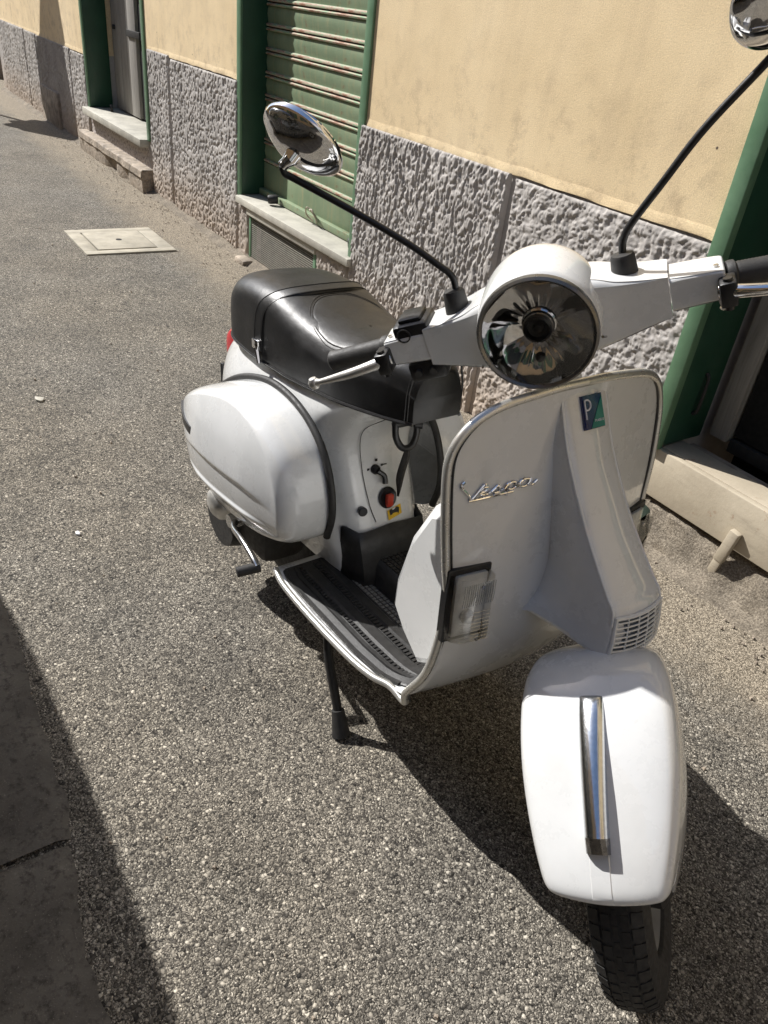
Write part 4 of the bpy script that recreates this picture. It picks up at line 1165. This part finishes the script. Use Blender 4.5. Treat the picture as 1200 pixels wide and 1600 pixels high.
# rear wheel
def wheel(cx_, cy, cz, st, R_=0.212):
    prof = [(0.128, -0.030), (0.133, -0.040), (0.150, -0.046), (0.175, -0.047), (0.195, -0.042), (0.206, -0.032), (R_, -0.015), (R_ + 0.001, 0), (R_, 0.015), (0.206, 0.032), (0.195, 0.042), (0.175, 0.047), (0.150, 0.046), (0.133, 0.040), (0.128, 0.030)]
    w_ = MB(); w_.lathe([(0.0, -0.01), (0.04, -0.03), (0.06, -0.03)] + [(0.115, -0.02), (0.127, -0.034), (0.127, 0.034), (0.115, 0.02), (0.05, 0.03), (0, 0.03)], (cx_, cy, cz), (0, 1, 0), 40)
    o = w_.build('wheel', 'rim', sc, st=st)
    t = MB(); t.lathe(prof, (cx_, cy, cz), (0, 1, 0), 64, closed=True)
    ty = t.build('tyre', 'tyre', o, st=st)
    bl_ = MB()
    for k in range(56):
        a = 2 * PI * k / 56
        for j, (y0, y1, da) in enumerate(((-0.040, -0.024, 0.02), (-0.020, -0.008, 0.0), (-0.004, 0.004, 0.035), (0.008, 0.020, 0.0), (0.024, 0.040, 0.02))):
            def T(V, a=a + da, j=j):
                ang = a + V[:, 0]; rr = V[:, 2] + R_ - 0.0025 - 14 * np.maximum(0, np.abs(V[:, 1]) - 0.012) ** 2
                return np.stack([cx_ + rr * np.cos(ang), cy + V[:, 1], cz + rr * np.sin(ang)], -1)
            bl_.box((0, y0, -0.004), (0.082, y1, 0.004), T)
    tag(bl_.build('tread_blocks', 'tyre', o, smooth=False, st=st), kind='stuff')
wheel(-1.235, 0, 0.212, False)
# front wheel hangs low on the stand
FC = (0.045, 0.0, 0.131)
wheel(*FC, True)
b = MB()
b.tube(cr([(-0.02, 0.085, 0.44), (-0.01, 0.085, 0.30), (0.0, 0.080, 0.20), (0.035, 0.065, 0.150)], 20), 0.017, 12)
b.lathe([(0, -0.03), (0.06, -0.03), (0.062, 0.0), (0.035, 0.02), (0, 0.022)], (FC[0], 0.05, FC[2]), (0, 1, 0), 28)
b.build('front_fork', 'rubber', sc, st=True)
b = MB(); b.tube([(0.085, 0.062, 0.33), (0.10, 0.060, 0.24), (0.085, 0.060, 0.19)], [0.009, 0.006, 0.003], 8); b.build('brake_cable', 'alu', sc, st=True)

# --- stand
for s_ in (-1, 1):
    b = MB(); P = cr([(-0.735, s_ * 0.12, 0.215), (-0.715, s_ * 0.175, 0.20), (-0.690, s_ * 0.200, 0.15), (-0.640, s_ * 0.203, 0.03), (-0.622, s_ * 0.204, -0.012)], 24)
    b.tube(P, 0.0105, 12); o = b.build('stand_leg', 'black', sc)
    b = MB(); b.tube([(-0.634, s_ * 0.2035, 0.018), (-0.618, s_ * 0.205, -0.020), (-0.611, s_ * 0.206, -0.040)], [0.015, 0.019, 0.022], 14); b.build('rubber_foot', 'rubber', o)
b = MB(); b.tube([(-0.735, -0.13, 0.215), (-0.735, 0.13, 0.215)], 0.012, 10)
for s_ in (-1, 1): b.tube([(-0.45, s_ * 0.10, 0.25), (-0.85, s_ * 0.10, 0.25)], 0.012, 8)
b.tube([(-0.5, -0.2, 0.248), (-0.5, 0.2, 0.248)], 0.010, 8); b.tube([(-0.8, -0.2, 0.25), (-0.8, 0.2, 0.25)], 0.010, 8)
b.build('stand_crossbar', 'black', sc)

# --- front fender (turned with the steering)
FZ = [  # x, z of crown, crown half width, dir of surface normal angle (deg up from +x), side depth
    (-0.215, 0.370, 0.088, 165, 0.05), (-0.190, 0.430, 0.094, 150, 0.09), (-0.150, 0.485, 0.100, 130, 0.13), (-0.105, 0.520, 0.105, 108, 0.15), (-0.060, 0.534, 0.110, 84, 0.17), (-0.030, 0.532, 0.113, 72, 0.18), (0.005, 0.521, 0.116, 63, 0.18),
    (0.050, 0.498, 0.117, 58, 0.18), (0.095, 0.470, 0.115, 54, 0.17), (0.140, 0.438, 0.109, 51, 0.15), (0.180, 0.408, 0.101, 47, 0.12), (0.210, 0.382, 0.093, 42, 0.10), (0.222, 0.368, 0.089, 32, 0.095), (0.225, 0.358, 0.087, 20, 0.09)]
secs = []
for x, z, hw, an, sd in FZ:
    a = math.radians(an); n_ = np.array([math.cos(a), 0, math.sin(a)]); c_ = np.array([x, 0, z])
    half = [(0, 0.0), (0.30, -0.002), (0.62, -0.007), (0.84, -0.014), (0.93, -0.022), (0.98, -0.033), (1.0, -0.050)]
    half += [(1.005, -sd * 0.55), (0.99, -sd * 0.8), (0.97, -sd)]
    L_ = [c_ + n_ * d + np.array([0, hw * u, 0]) for u, d in half]
    R__ = [c_ + n_ * d + np.array([0, -hw * u, 0]) for u, d in half[1:]]
    secs.append(R__[::-1] + L_)
# side skirts: bend side normals to drop straight down
S_ = np.array(secs)
for i in range(len(S_)):
    for j in list(range(3)) + list(range(-3, 0)):
        p = S_[i, j]; top = S_[i, 3 if j >= 0 else -4]
        d_ = np.linalg.norm(p - top)
        S_[i, j] = top + np.array([-0.25 * d_ - 0.0, (p[1] - top[1]), -0.95 * d_])
b = loft(list(S_), 60, 61, closed_u=False, cap=False)
fen = b.build('front_fender', 'paint', sc, ang=60, st=True); mod_solid(fen, 0.003, 0)
# central bead
b = MB(); P = cr([(x, 0, z) for x, z, *_ in FZ[6:]], 40); 
V = [[(p[0], -0.016, p[2] - 0.001), (p[0] + 0.0012, -0.013, p[2] + 0.0016), (p[0] + 0.0012, 0.013, p[2] + 0.0016), (p[0], 0.016, p[2] - 0.001)] for p in P]
b.grid(np.array(V)); b.build('fender_bead', 'paint', fen, st=True)
# chrome crest
CR = cr([(-0.006, 0.526, 0.0170, 0.003), (0.000, 0.523, 0.0178, 0.010), (0.020, 0.514, 0.0185, 0.016), (0.055, 0.495, 0.0185, 0.023), (0.095, 0.470, 0.0180, 0.029), (0.135, 0.442, 0.0172, 0.033), (0.162, 0.422, 0.0168, 0.034)], 40)
V = []
for x, z, hw, hg in CR:
    nrm = np.array([0.57, 0, 0.82]); c_ = np.array([x, 0, z]) - nrm * 0.003
    V.append([c_ + nrm * 0 + np.array([0, -hw, 0]), c_ + nrm * hg * 0.45 + np.array([0, -hw * 0.98, 0]), c_ + nrm * hg * 0.75 + np.array([0, -hw * 0.82, 0]), c_ + nrm * hg * 0.97 + np.array([0, -hw * 0.45, 0]), c_ + nrm * hg,
              c_ + nrm * hg * 0.97 + np.array([0, hw * 0.45, 0]), c_ + nrm * hg * 0.75 + np.array([0, hw * 0.82, 0]), c_ + nrm * hg * 0.45 + np.array([0, hw * 0.98, 0]), c_ + np.array([0, hw, 0])])
b = MB(); b.grid(np.array(V)); b.F.append(tuple(range(9)))
cst = b.build('fender_crest', 'satinchrome', fen, st=True, ang=60)
e0 = np.array(V[-1]); nrm = np.array([0.57, 0, 0.82]); dn = np.array([0.82, 0, -0.57])
e1 = e0 + dn * 0.022 ; e1 = e1 + np.outer((e0 - e0[0]) @ nrm, -nrm) * 0.45
b = MB(); b.grid(np.array([e0, e1])); b.F.append(tuple(9 + k for k in range(9)))
b.build('crest_tip', 'darkchrome', fen, st=True, ang=30)

# --- headset
HX, HZ = -0.245, 1.013
def ring(cx_, cz_, rx, rz_up, rz_dn, n=48, sq=1.0):
    out = []
    for k in range(n):
        a = 2 * PI * k / n; c_, s2 = math.cos(a), math.sin(a)
        out.append((cx_, rx * math.copysign(abs(c_) ** sq, c_), cz_ + (rz_up if s2 > 0 else rz_dn) * math.copysign(abs(s2) ** sq, s2)))
    return out
secs = [ring(HX, HZ, 0.083, 0.083, 0.083), ring(HX - 0.012, HZ + 0.001, 0.0875, 0.0875, 0.086), ring(HX - 0.05, HZ + 0.003, 0.089, 0.090, 0.084), ring(HX - 0.09, HZ + 0.004, 0.086, 0.089, 0.078), ring(HX - 0.125, HZ + 0.002, 0.076, 0.076, 0.066), ring(HX - 0.15, HZ - 0.004, 0.056, 0.050, 0.048), ring(HX - 0.16, HZ - 0.008, 0.03, 0.025, 0.025)]
b = MB(); S2 = cr(np.array(secs).reshape(len(secs), -1), 36).reshape(36, 48, 3); b.grid(S2, cv=True); b.F.append(tuple(35 * 48 + k for k in range(48)))
head = b.build('headset', 'paint', sc, ang=60, st=True)
# neck below
b = MB(); b.lathe([(0.030, 0), (0.034, 0.05), (0.040, 0.09)], (-0.345, 0, 0.868), (-0.10, 0, 0.9), 30); b.build('headset_neck', 'paint', sc, st=True)
# arms
def armsec(y, xf, xb, zt, zb, r=0.25, s_=1):
    rr = 0.05 * (r - 0.12)
    P = []
    for (cx_, cz_, a0) in ((xf - rr, zt - rr, 0), (xb + rr, zt - rr, 90), (xb + rr, zb + rr, 180), (xf - rr, zb + rr, 270)):
        for k in range(6):
            a = math.radians(a0 + k * 18)
            P.append((cx_ + rr * math.cos(a), s_ * y, cz_ + rr * math.sin(a)))
    return P
for s_ in (-1, 1):
    b = loft([armsec(0.050, -0.272, -0.36, 1.064, 0.945, 0.50, s_), armsec(0.085, -0.274, -0.36, 1.056, 0.954, 0.42, s_), armsec(0.110, -0.278, -0.36, 1.047, 0.961, 0.32, s_), armsec(0.145, -0.282, -0.356, 1.040, 0.970, 0.26, s_), armsec(0.176, -0.285, -0.352, 1.036, 0.978, 0.20, s_)], 24, 96)
    b.build('handlebar_arm', 'paint', head, st=True, ang=40)
    b = MB(); b.lathe([(0.0005, 0), (0.0275, 0), (0.029, 0.004), (0.029, 0.006), (0.0275, 0.010), (0.0005, 0.010)], (-0.317, s_ * 0.170, 1.007), (0, s_, 0), 20)
    b = loft([armsec(0.177, -0.288, -0.348, 1.031, 0.983, 0.28, s_), armsec(0.20, -0.288, -0.347, 1.030, 0.985, 0.24, s_), armsec(0.240, -0.288, -0.346, 1.028, 0.987, 0.24, s_), armsec(0.246, -0.291, -0.343, 1.025, 0.990, 0.24, s_)], 14, 96)
    col_ = b.build('control_housing', 'paint', head, st=True, ang=40)
    b = MB(); b.lathe([(0, 0), (0.0035, 0), (0.0035, 0.0015), (0, 0.0015)], (-0.305, s_ * 0.236, 1.030), (0, 0, 1), 10); b.build('housing_screw', 'dullchrome', col_, st=True)
    # grip
    b = MB(); pr = [(0, 0), (0.0185, 0), (0.020, 0.004), (0.020, 0.010), (0.0165, 0.013)]
    pr += [(0.0165 + (0.0006 if k % 2 else 0), 0.015 + k * 0.0022) for k in range(42)] + [(0.0175, 0.110), (0.0185, 0.116), (0.015, 0.121), (0, 0.121)]
    b.lathe(pr, (-0.322, s_ * 0.247, 1.006), (-0.16, s_, -0.10), 28)
    b.build('grip', 'rubber', sc, st=True)
    # lever
    P = cr([(-0.280, s_ * 0.238, 1.004), (-0.268, s_ * 0.262, 1.004), (-0.264, s_ * 0.300, 1.000), (-0.270, s_ * 0.345, 0.994), (-0.276, s_ * 0.385, 0.990)], 26)
    rr = np.interp(np.linspace(0, 1, 26), [0, 0.15, 0.6, 0.88, 0.95, 1.0], [0.009, 0.0095, 0.0075, 0.0048, 0.009, 0.006])
    b = MB(); b.tube(P, rr, 14)
    b.lathe([(0, -0.010), (0.006, -0.009), (0.0095, -0.003), (0.0095, 0.003), (0.006, 0.009), (0, 0.010)], tuple(P[-2]), (0, 0, 1), 16)
    lv = b.build('brake_lever' if s_ < 0 else 'clutch_lever', 'alu' if s_ < 0 else 'chrome', sc, st=True)
    b = MB(); b.bbox((-0.300, 0.236, 0.985), (-0.262, 0.258, 1.020), 0.004, lambda V: V * np.array([1, s_, 1])); b.lathe([(0, -0.022), (0.006, -0.022), (0.006, 0.022), (0, 0.022)], (-0.272, s_ * 0.247, 1.002), (0, 0, 1), 10)
    b.build('lever_clamp', 'black', lv, st=True)
# headlight
b = MB(); b.lathe([(0.0785, 0.004), (0.0835, 0.004), (0.0855, 0.010), (0.0845, 0.017), (0.081, 0.020), (0.0775, 0.017), (0.0765, 0.008)], (HX - 0.008, 0, HZ), (1, 0, 0), 64, closed=True)
hl = b.build('headlight', simple('dark_rim_metal', (0.16, 0.155, 0.145), 0.3, 0.8, 30, 0.15), sc, st=True)
def bowl():
    rnd = random.Random(11)
    V = []; n = 96
    for i, f in enumerate(np.linspace(0, 1, 26)):
        r = 0.0775 * (1 - f) + 0.016 * f
        dpt = 0.025 * (1 - (r / 0.0775) ** 2)
        row = []
        for k in range(n):
            a = 2 * PI * k / n
            fac = 0.0003 * math.sin(PI * f) * (1 if int(k / 12 + 0.5) % 2 else -1) + 0.00022 * math.sin(math.cos(a) * 22) * math.sin(PI * f)
            row.append((HX + 0.006 - dpt + fac, r * math.cos(a), HZ + r * math.sin(a)))
        V.append(row)
    b = MB(); b.grid(np.array(V), cv=True); return b
bowl().build('reflector', 'brightmirror', hl, st=True, ang=14)
b = MB(); b.lathe([(0, 0), (0.020, 0), (0.020, 0.024), (0.0165, 0.026), (0.0145, 0.018), (0.008, 0.016), (0.006, 0.022), (0, 0.023)], (HX - 0.030, 0.0, HZ + 0.002), (1, 0, 0), 32); b.build('bulb_holder', 'black', hl, st=True)
b = MB(); b.lathe([(0.0205, 0), (0.022, 0), (0.022, 0.004), (0.0205, 0.004)], (HX - 0.014, 0.0, HZ + 0.002), (1, 0, 0), 32, closed=True); b.build('bulb_ring', 'chrome', hl, st=True)
b = MB(); b.lathe([(0, 0.0), (0.006, -0.001), (0.008, -0.006), (0, -0.008)], (HX - 0.006, -0.006, HZ - 0.043), (1, 0, 0), 16); b.build('side_bulb', 'black', hl, st=True)
b = MB(); V = []
for r in np.linspace(0.0775, 0.001, 12):
    V.append([(HX + 0.009 + 0.010 * (1 - (r / 0.0775) ** 2), r * math.cos(a), HZ + r * math.sin(a)) for a in np.linspace(0, 2 * PI, 48, endpoint=False)])
b.grid(np.array(V), cv=True); b.F.append(tuple(11 * 48 + k for k in range(48)))
b.build('lens', 'lens', hl, st=True)
b = MB(); b.tube([(HX + 0.014, -0.0852, HZ - 0.03), (HX + 0.002, -0.087, HZ - 0.033)], 0.002, 6); b.tube([(HX + 0.01, 0.0862, HZ - 0.02), (HX - 0.01, 0.0885, HZ - 0.03)], 0.002, 6); b.build('rim_screw', 'dullchrome', hl, st=True)

# switch block and starter switch on the right arm
b = MB(); b.bbox((-0.352, -0.226, 1.018), (-0.290, -0.168, 1.047), 0.007); b.bbox((-0.345, -0.216, 1.045), (-0.300, -0.178, 1.053), 0.004)
sw = b.build('switch_block', 'black', sc, st=True)
b = MB(); b.lathe([(0.009, 0), (0.011, 0), (0.011, 0.004), (0.009, 0.004)], (-0.2905, -0.208, 1.032), (1, 0, 0), 18, closed=True); b.build('switch_button', 'rubber', sw, st=True)
b = MB(); b.bbox((-0.345, -0.222, 0.948), (-0.292, -0.160, 0.981), 0.007)
for yy in (-0.205, -0.180): b.lathe([(0, 0), (0.007, 0), (0.006, 0.006), (0, 0.006)], (-0.293, yy, 0.966), (1, 0, -0.2), 12)
b.build('lower_switch', 'black', sc, st=True)
b = MB()
for s2 in (0, 1): b.tube(cr([(-0.300, 0.236 + s2 * 0.008, 0.985), (-0.295, 0.240 + s2 * 0.01, 0.972), (-0.315, 0.238 + s2 * 0.01, 0.965)], 10), 0.0022, 6)
b.build('cable_loop', 'alu', sc, st=True)

# --- mirrors
def mirror(s_, stem, disc_c, nrm, R_=0.058):
    b = MB(); b.tube(cr(stem, 40), [0.0065] * 3 + [0.0052] * 34 + [0.006] * 3, 12)
    P0_ = np.array(stem[0])
    root = b.build('mirror', 'black', sc, st=True)
    b = MB(); ax = np.array(stem[1]) - P0_
    b.lathe([(0, -0.012), (0.0185, -0.012), (0.0195, -0.008), (0.0165, 0.030), (0.0145, 0.034), (0, 0.035)], tuple(P0_ + np.array([0, 0, -0.006])), tuple(ax * [0.25, 0.25, 1]), 22)
    b.build('rubber_boot', 'rubber', root, st=True)
    n_ = np.array(nrm, float); n_ /= np.linalg.norm(n_)
    b = MB(); b.lathe([(0, 0.024), (0.02, 0.0235), (0.038, 0.019), (0.052, 0.011), (R_ - 0.001, 0.002), (R_ + 0.001, -0.004), (R_, -0.007), (R_ - 0.003, -0.008)], disc_c, tuple(n_), 56)
    b.build('mirror_shell', 'chrome', root, st=True)
    b = MB(); b.lathe([(0, 0.0), (R_ - 0.003, 0.0), (R_ - 0.003, 0.002), (0, 0.002)], tuple(np.array(disc_c) - n_ * 0.0105), tuple(n_), 48)
    b.build('mirror_glass', 'chrome', root, st=True)
    e = np.array(stem[-1])
    b = MB(); q = np.array(disc_c) + n_ * 0.023
    b.tube([q, q + n_ * 0.004, q + (e - q) * 0.6, e], [0.013, 0.012, 0.0085, 0.008], 16)
    b.build('ball_joint', 'chrome', root, st=True)
    e1 = np.array(stem[-2])
MR = [(-0.322, -0.124, 1.045), (-0.328, -0.119, 1.078), (-0.330, -0.122, 1.095), (-0.330, -0.135, 1.112), (-0.330, -0.169, 1.153), (-0.330, -0.229, 1.214), (-0.330, -0.302, 1.283), (-0.3285, -0.316, 1.297), (-0.327, -0.314, 1.308)]
mirror(-1, MR, (-0.345, -0.281, 1.326), (0.72, -0.50, -0.42), 0.064)
ML = [(p[0], -p[1], p[2]) for p in MR]
ML = [(-0.322, 0.121, 1.040), (-0.328, 0.122, 1.070), (-0.330, 0.126, 1.086), (-0.330, 0.139, 1.104), (-0.330, 0.185, 1.147), (-0.330, 0.238, 1.196), (-0.330, 0.312, 1.250), (-0.328, 0.325, 1.262), (-0.327, 0.322, 1.280)]
mirror(1, ML, (-0.345, 0.336, 1.312), (0.75, 0.35, -0.40), 0.064)

# --- seat
def wseat(x): return float(np.interp(-x, [0.640, 0.655, 0.70, 0.76, 0.83, 0.92, 1.0, 1.15, 1.26, 1.31, 1.335, 1.348], [0.060, 0.068, 0.088, 0.108, 0.123, 0.133, 0.139, 0.146, 0.141, 0.125, 0.098, 0.060]))
def tseat(x): return float(np.interp(-x, [0.640, 0.655, 0.70, 0.78, 0.88, 0.96, 1.02, 1.06, 1.10, 1.20, 1.28, 1.32, 1.348], [0.790, 0.806, 0.815, 0.812, 0.812, 0.822, 0.838, 0.850, 0.856, 0.856, 0.848, 0.832, 0.790]))
def bseat(x): return float(np.interp(-x, [0.640, 0.70, 0.8, 1.0, 1.2, 1.348], [0.700, 0.698, 0.694, 0.686, 0.690, 0.702]))
def ssec(x, grow=0.0):
    w_, t_, b_ = wseat(x) + grow, tseat(x) + grow, bseat(x)
    half = [(0, t_), (w_ * 0.35, t_ - 0.001), (w_ * 0.62, t_ - 0.006), (w_ * 0.83, t_ - 0.020), (w_ * 0.955, t_ - 0.044), (w_ * 0.995, (t_ + b_) / 2 + 0.0), (w_ * 1.0, b_ + 0.022), (w_ * 0.985, b_), (w_ * 0.93, b_ - 0.004)]
    return [(x, -y, z) for y, z in half] + [(x, 0, b_ - 0.004)] + [(x, y, z) for y, z in half[1:][::-1]]
xsx = [-0.640, -0.647, -0.665, -0.70, -0.74, -0.78, -0.83, -0.88, -0.94, -1.0, -1.04, -1.08, -1.14, -1.20, -1.26, -1.30, -1.325, -1.342, -1.348]
SS = []
for x in xsx: SS.append(ssec(x))
b = loft(SS, 90, 72)
seat = b.build('seat', 'leather', sc, ang=70)
def seat_top(x, y):
    w_, t_ = wseat(x), tseat(x); u = abs(y) / w_
    return float(np.interp(u, [0, 0.35, 0.62, 0.83, 0.955, 1], [t_, t_ - 0.001, t_ - 0.006, t_ - 0.020, t_ - 0.044, t_ - 0.07]))
# raised rider panel with seam
ov = []
for a in np.linspace(0, 2 * PI, 60, endpoint=False):
    x = -0.885 + (0.150 if math.cos(a) < 0 else 0.200) * math.cos(a); w_ = 0.106 if math.cos(a) < 0 else 0.106 - 0.062 * math.cos(a) ** 2
    ov.append((x, w_ * math.copysign(abs(math.sin(a)) ** 0.8, math.sin(a))))
V = []
for f, d in ((1.0, 0.0005), (0.985, 0.0012), (0.94, 0.0018), (0.7, 0.0022), (0.4, 0.0022), (0.02, 0.0022)):
    V.append([(-0.885 + (x + 0.885) * f, y * f, seat_top(-0.885 + (x + 0.885) * f, y * f) + d) for x, y in ov])
b = MB(); b.grid(np.array(V), cv=True)
b.build('rider_panel', 'leather', seat, ang=80)
for grow_, nm in ((1.0, 0.0014), (1.045, 0.0010)):
    P = [(-0.885 + (x + 0.885) * grow_, y * grow_, seat_top(-0.885 + (x + 0.885) * grow_, y * grow_) + 0.0008) for x, y in ov]
    b = MB(); b.tube(P + [P[0]], nm, 6); b.build('seam', 'leather', seat)
# front corner seams
for s_ in (-1, 1):
    for dx in (0.0, -0.005):
        P = []
        for f in np.linspace(0, 1, 12):
            x = -0.652 + dx; z = 0.700 + (0.797 - 0.700) * f
            P.append((x + 0.004 + dx * 0.2, s_ * (wseat(x) * (1.0 - 0.14 * max(0, f - 0.6) / 0.4) + 0.0005), z))
        b = MB(); b.tube(P, 0.0011, 6); b.build('seam', 'rubber' if dx == 0 else 'leather', seat)
# passenger strap
V = []
for dx in (-0.017, -0.0145, -0.009, 0.009, 0.0145, 0.017):
    S1 = np.array(ssec(-1.062 + dx))
    S1 = np.array([p for p in S1 if p[2] > bseat(-1.06) + 0.012])
    S1 = S1[np.argsort(S1[:, 1])]
    S1 = cr(S1, 40)
    c_ = np.array([-1.062, 0, 0.74]); d_ = S1 - c_; d_[:, 0] = 0
    d_ /= np.linalg.norm(d_, axis=1)[:, None]
    up2 = 0.0055 if abs(dx) < 0.015 else 0.001
    S1 = S1 + d_ * up2
    # strap leans back at the sides
    S1[:, 0] -= 0.055 * (np.abs(S1[:, 1]) / 0.146) ** 3
    V.append(S1)
b = MB(); b.grid(np.array(V)); stp = b.build('passenger_strap', 'leather', seat, ang=50)
for dx in (-0.013, 0.013):
    i = 1 if dx < 0 else 4
    b = MB(); b.tube(V[i] + np.array([0, 0, 0.0006]), 0.0010, 5); b.build('seam', 'rubber', stp)
for s_ in (-1, 1):
    b = MB(); b.bbox((-1.135, 0.146, 0.712), (-1.105, 0.156, 0.735), 0.003, lambda V: V * np.array([1, s_, 1]))
    b.tube([(-1.118, s_ * 0.151, 0.715), (-1.105, s_ * 0.152, 0.682)], [0.007, 0.005], 8)
    b.build('strap_buckle', 'chrome', stp)
# seat base lip
b = MB(); P = []
for x in xsx: P.append((x, -wseat(x) * 0.985, bseat(x) - 0.004))
for x in xsx[::-1]: P.append((x, wseat(x) * 0.985, bseat(x) - 0.004))
b.tube(cr(P, 120), 0.004, 6); b.build('seat_base_edge', 'black', seat)

# ------------------------------------------------------------------ surroundings outside the frame (they shade and reflect)
def facade(name, x0, x1, y0, y1, h, mat, label, face):
    hb = empty(name, ((x0 + x1) / 2, (y0 + y1) / 2, 0)); tag(hb, label, 'building')
    c_ = np.array([(x0 + x1) / 2, (y0 + y1) / 2, 0.0])
    b = MB(); b.box((x0, y0, 0), (x1, y1, h)); G('wall', np.concatenate(b.V) - c_, b.F, mat, hb, smooth=False)
    b = MB(); b.box((x0 - 0.4, y0 - 0.4, h + 0.002), (x1 + 0.4, y1 + 0.4, h + 0.3)); G('roof', np.concatenate(b.V) - c_, b.F, 'facade2', hb, smooth=False)
    if face == 'y': L = x1 - x0
    else: L = y1 - y0
    for k in range(int(L / 3)):
        for z in (1.0, 4.2, 7.4):
            if z + 1.9 > h: continue
            t = 0.8 + k * 3
            b = MB()
            if face == 'y': b.box((x0 + t, y1 - 0.02, z), (x0 + t + 1.1, y1 + 0.03, z + 1.8))
            else: b.box((x0 - 0.03, y0 + t, z), (x0 + 0.02, y0 + t + 1.1, z + 1.8))
            wf = G('window', np.concatenate(b.V) - c_, b.F, 'winglass', hb, smooth=False)
            for q in (-0.6, 1.12):
                b = MB()
                if face == 'y': b.box((x0 + t + q, y1 + 0.002, z - 0.05), (x0 + t + q + 0.56, y1 + 0.05, z + 1.85))
                else: b.box((x0 - 0.05, y0 + t + q, z - 0.05), (x0 - 0.002, y0 + t + q + 0.56, z + 1.85))
                G('window_shutter', np.concatenate(b.V) - c_, b.F, 'dgreen', wf, smooth=False)
facade('apartment_building', -26, 14, -12, -4.4, 5.6, 'brick', 'ochre building with green shutters across the street, outside the photo', 'y')
facade('apartment_building', 7, 15, -4.3, 1.95, 6.0, 'darkfacade', 'grey stone building closing the street behind the camera, outside the photo', 'x')

# unseen car added to cast the shadow on the lower left corner
car = empty('car_shadow_caster', (-1.50, -1.27, 0))
tag(car, 'unseen dark grey hatchback added to cast the shadow at lower left', 'car')
cs = []
for y, sc_, zo in ((-0.86, 0.955, 0.0), (-0.80, 1.0, 0.0), (-0.62, 1.0, 0.02), (0, 1.0, 0.03), (0.62, 1.0, 0.02), (0.80, 1.0, 0.0), (0.86, 0.955, 0.0)):
    top = 1.0 if abs(y) < 0.7 else (0.90 if abs(y) < 0.83 else 0.64)
    pf = [(-1.95, 0.35), (-2.02, 0.60), (-1.98, 0.92), (-1.80, 0.98), (-1.55, 1.25 * top + 0.05), (-1.15, 1.44 * top), (-0.3, 1.47 * top), (0.35, 1.40 * top), (0.95, 0.98), (1.60, 0.88), (1.95, 0.72), (2.02, 0.50), (1.95, 0.32), (0.0, 0.24)]
    if top < 0.8: pf = [(x, min(z, 0.95)) for x, z in pf]
    cs.append([(x * sc_, y, z) for x, z in pf])
b = MB(); b.grid(np.array([cr(c_, 56, True) for c_ in cs]), cv=True)
nS = 56; b.F += [tuple(range(nS))[::-1], tuple(6 * nS + k for k in range(nS))]
b.build('body', 'carpaint', car, ang=50)
for s_ in (-1, 1):
    b = MB(); b.add([(-1.45, s_ * 0.80, 0.99), (0.85, s_ * 0.80, 0.98), (0.32, s_ * 0.715, 1.30), (-1.20, s_ * 0.715, 1.33)], [(0, 1, 2, 3)])
    o = b.build('side_window', 'winglass', car, smooth=False); mod_solid(o, 0.02, 0)
for x in (-1.30, 1.28):
    for s_ in (-1, 1):
        b = MB(); b.lathe([(0.19, -0.10), (0.29, -0.10), (0.31, -0.06), (0.31, 0.06), (0.29, 0.10), (0.19, 0.10)], (x, s_ * 0.78, 0.31), (0, 1, 0), 36, closed=True); wo = b.build('wheel', 'tyre', car)
        b = MB(); b.lathe([(0, -0.07), (0.19, -0.09), (0.19, 0.09), (0, 0.07)], (x, s_ * 0.78, 0.31), (0, 1, 0), 30); b.build('rim', 'rim', wo)
for s_ in (-1, 1):
    b = MB(); b.bbox((-2.01, 0.5, 0.70), (-1.93, 0.78, 0.86), 0.02, lambda V: V * np.array([1, s_, 1])); b.build('tail_lamp', 'red', car)

# unseen closed parasol, added and shaped to cast the shadow climbing the wall
pa = empty('parasol_shadow_caster', (-10.75, 1.18, 0))
tag(pa, 'unseen closed canvas parasol added to cast the shadow on the far wall', 'parasol')
b = MB(); b.tube([(0, 0, 0), (0, 0, 3.75)], 0.03, 12); b.build('pole', 'wood', pa)
b = MB(); V = []
for z, r in ((1.45, 0.33), (1.55, 0.36), (2.1, 0.27), (2.8, 0.15), (3.5, 0.05), (3.6, 0.02)):
    V.append([(r * (1 + 0.12 * math.cos(8 * a)) * math.cos(a), r * (1 + 0.12 * math.cos(8 * a)) * math.sin(a), z) for a in np.linspace(0, 2 * PI, 64, endpoint=False)])
b.grid(np.array(V), cv=True); b.build('folded_canopy', 'canvas', pa)
b = MB(); b.bbox((-0.25, -0.25, 0.0), (0.25, 0.25, 0.08), 0.01); b.build('base', 'concrete', pa)
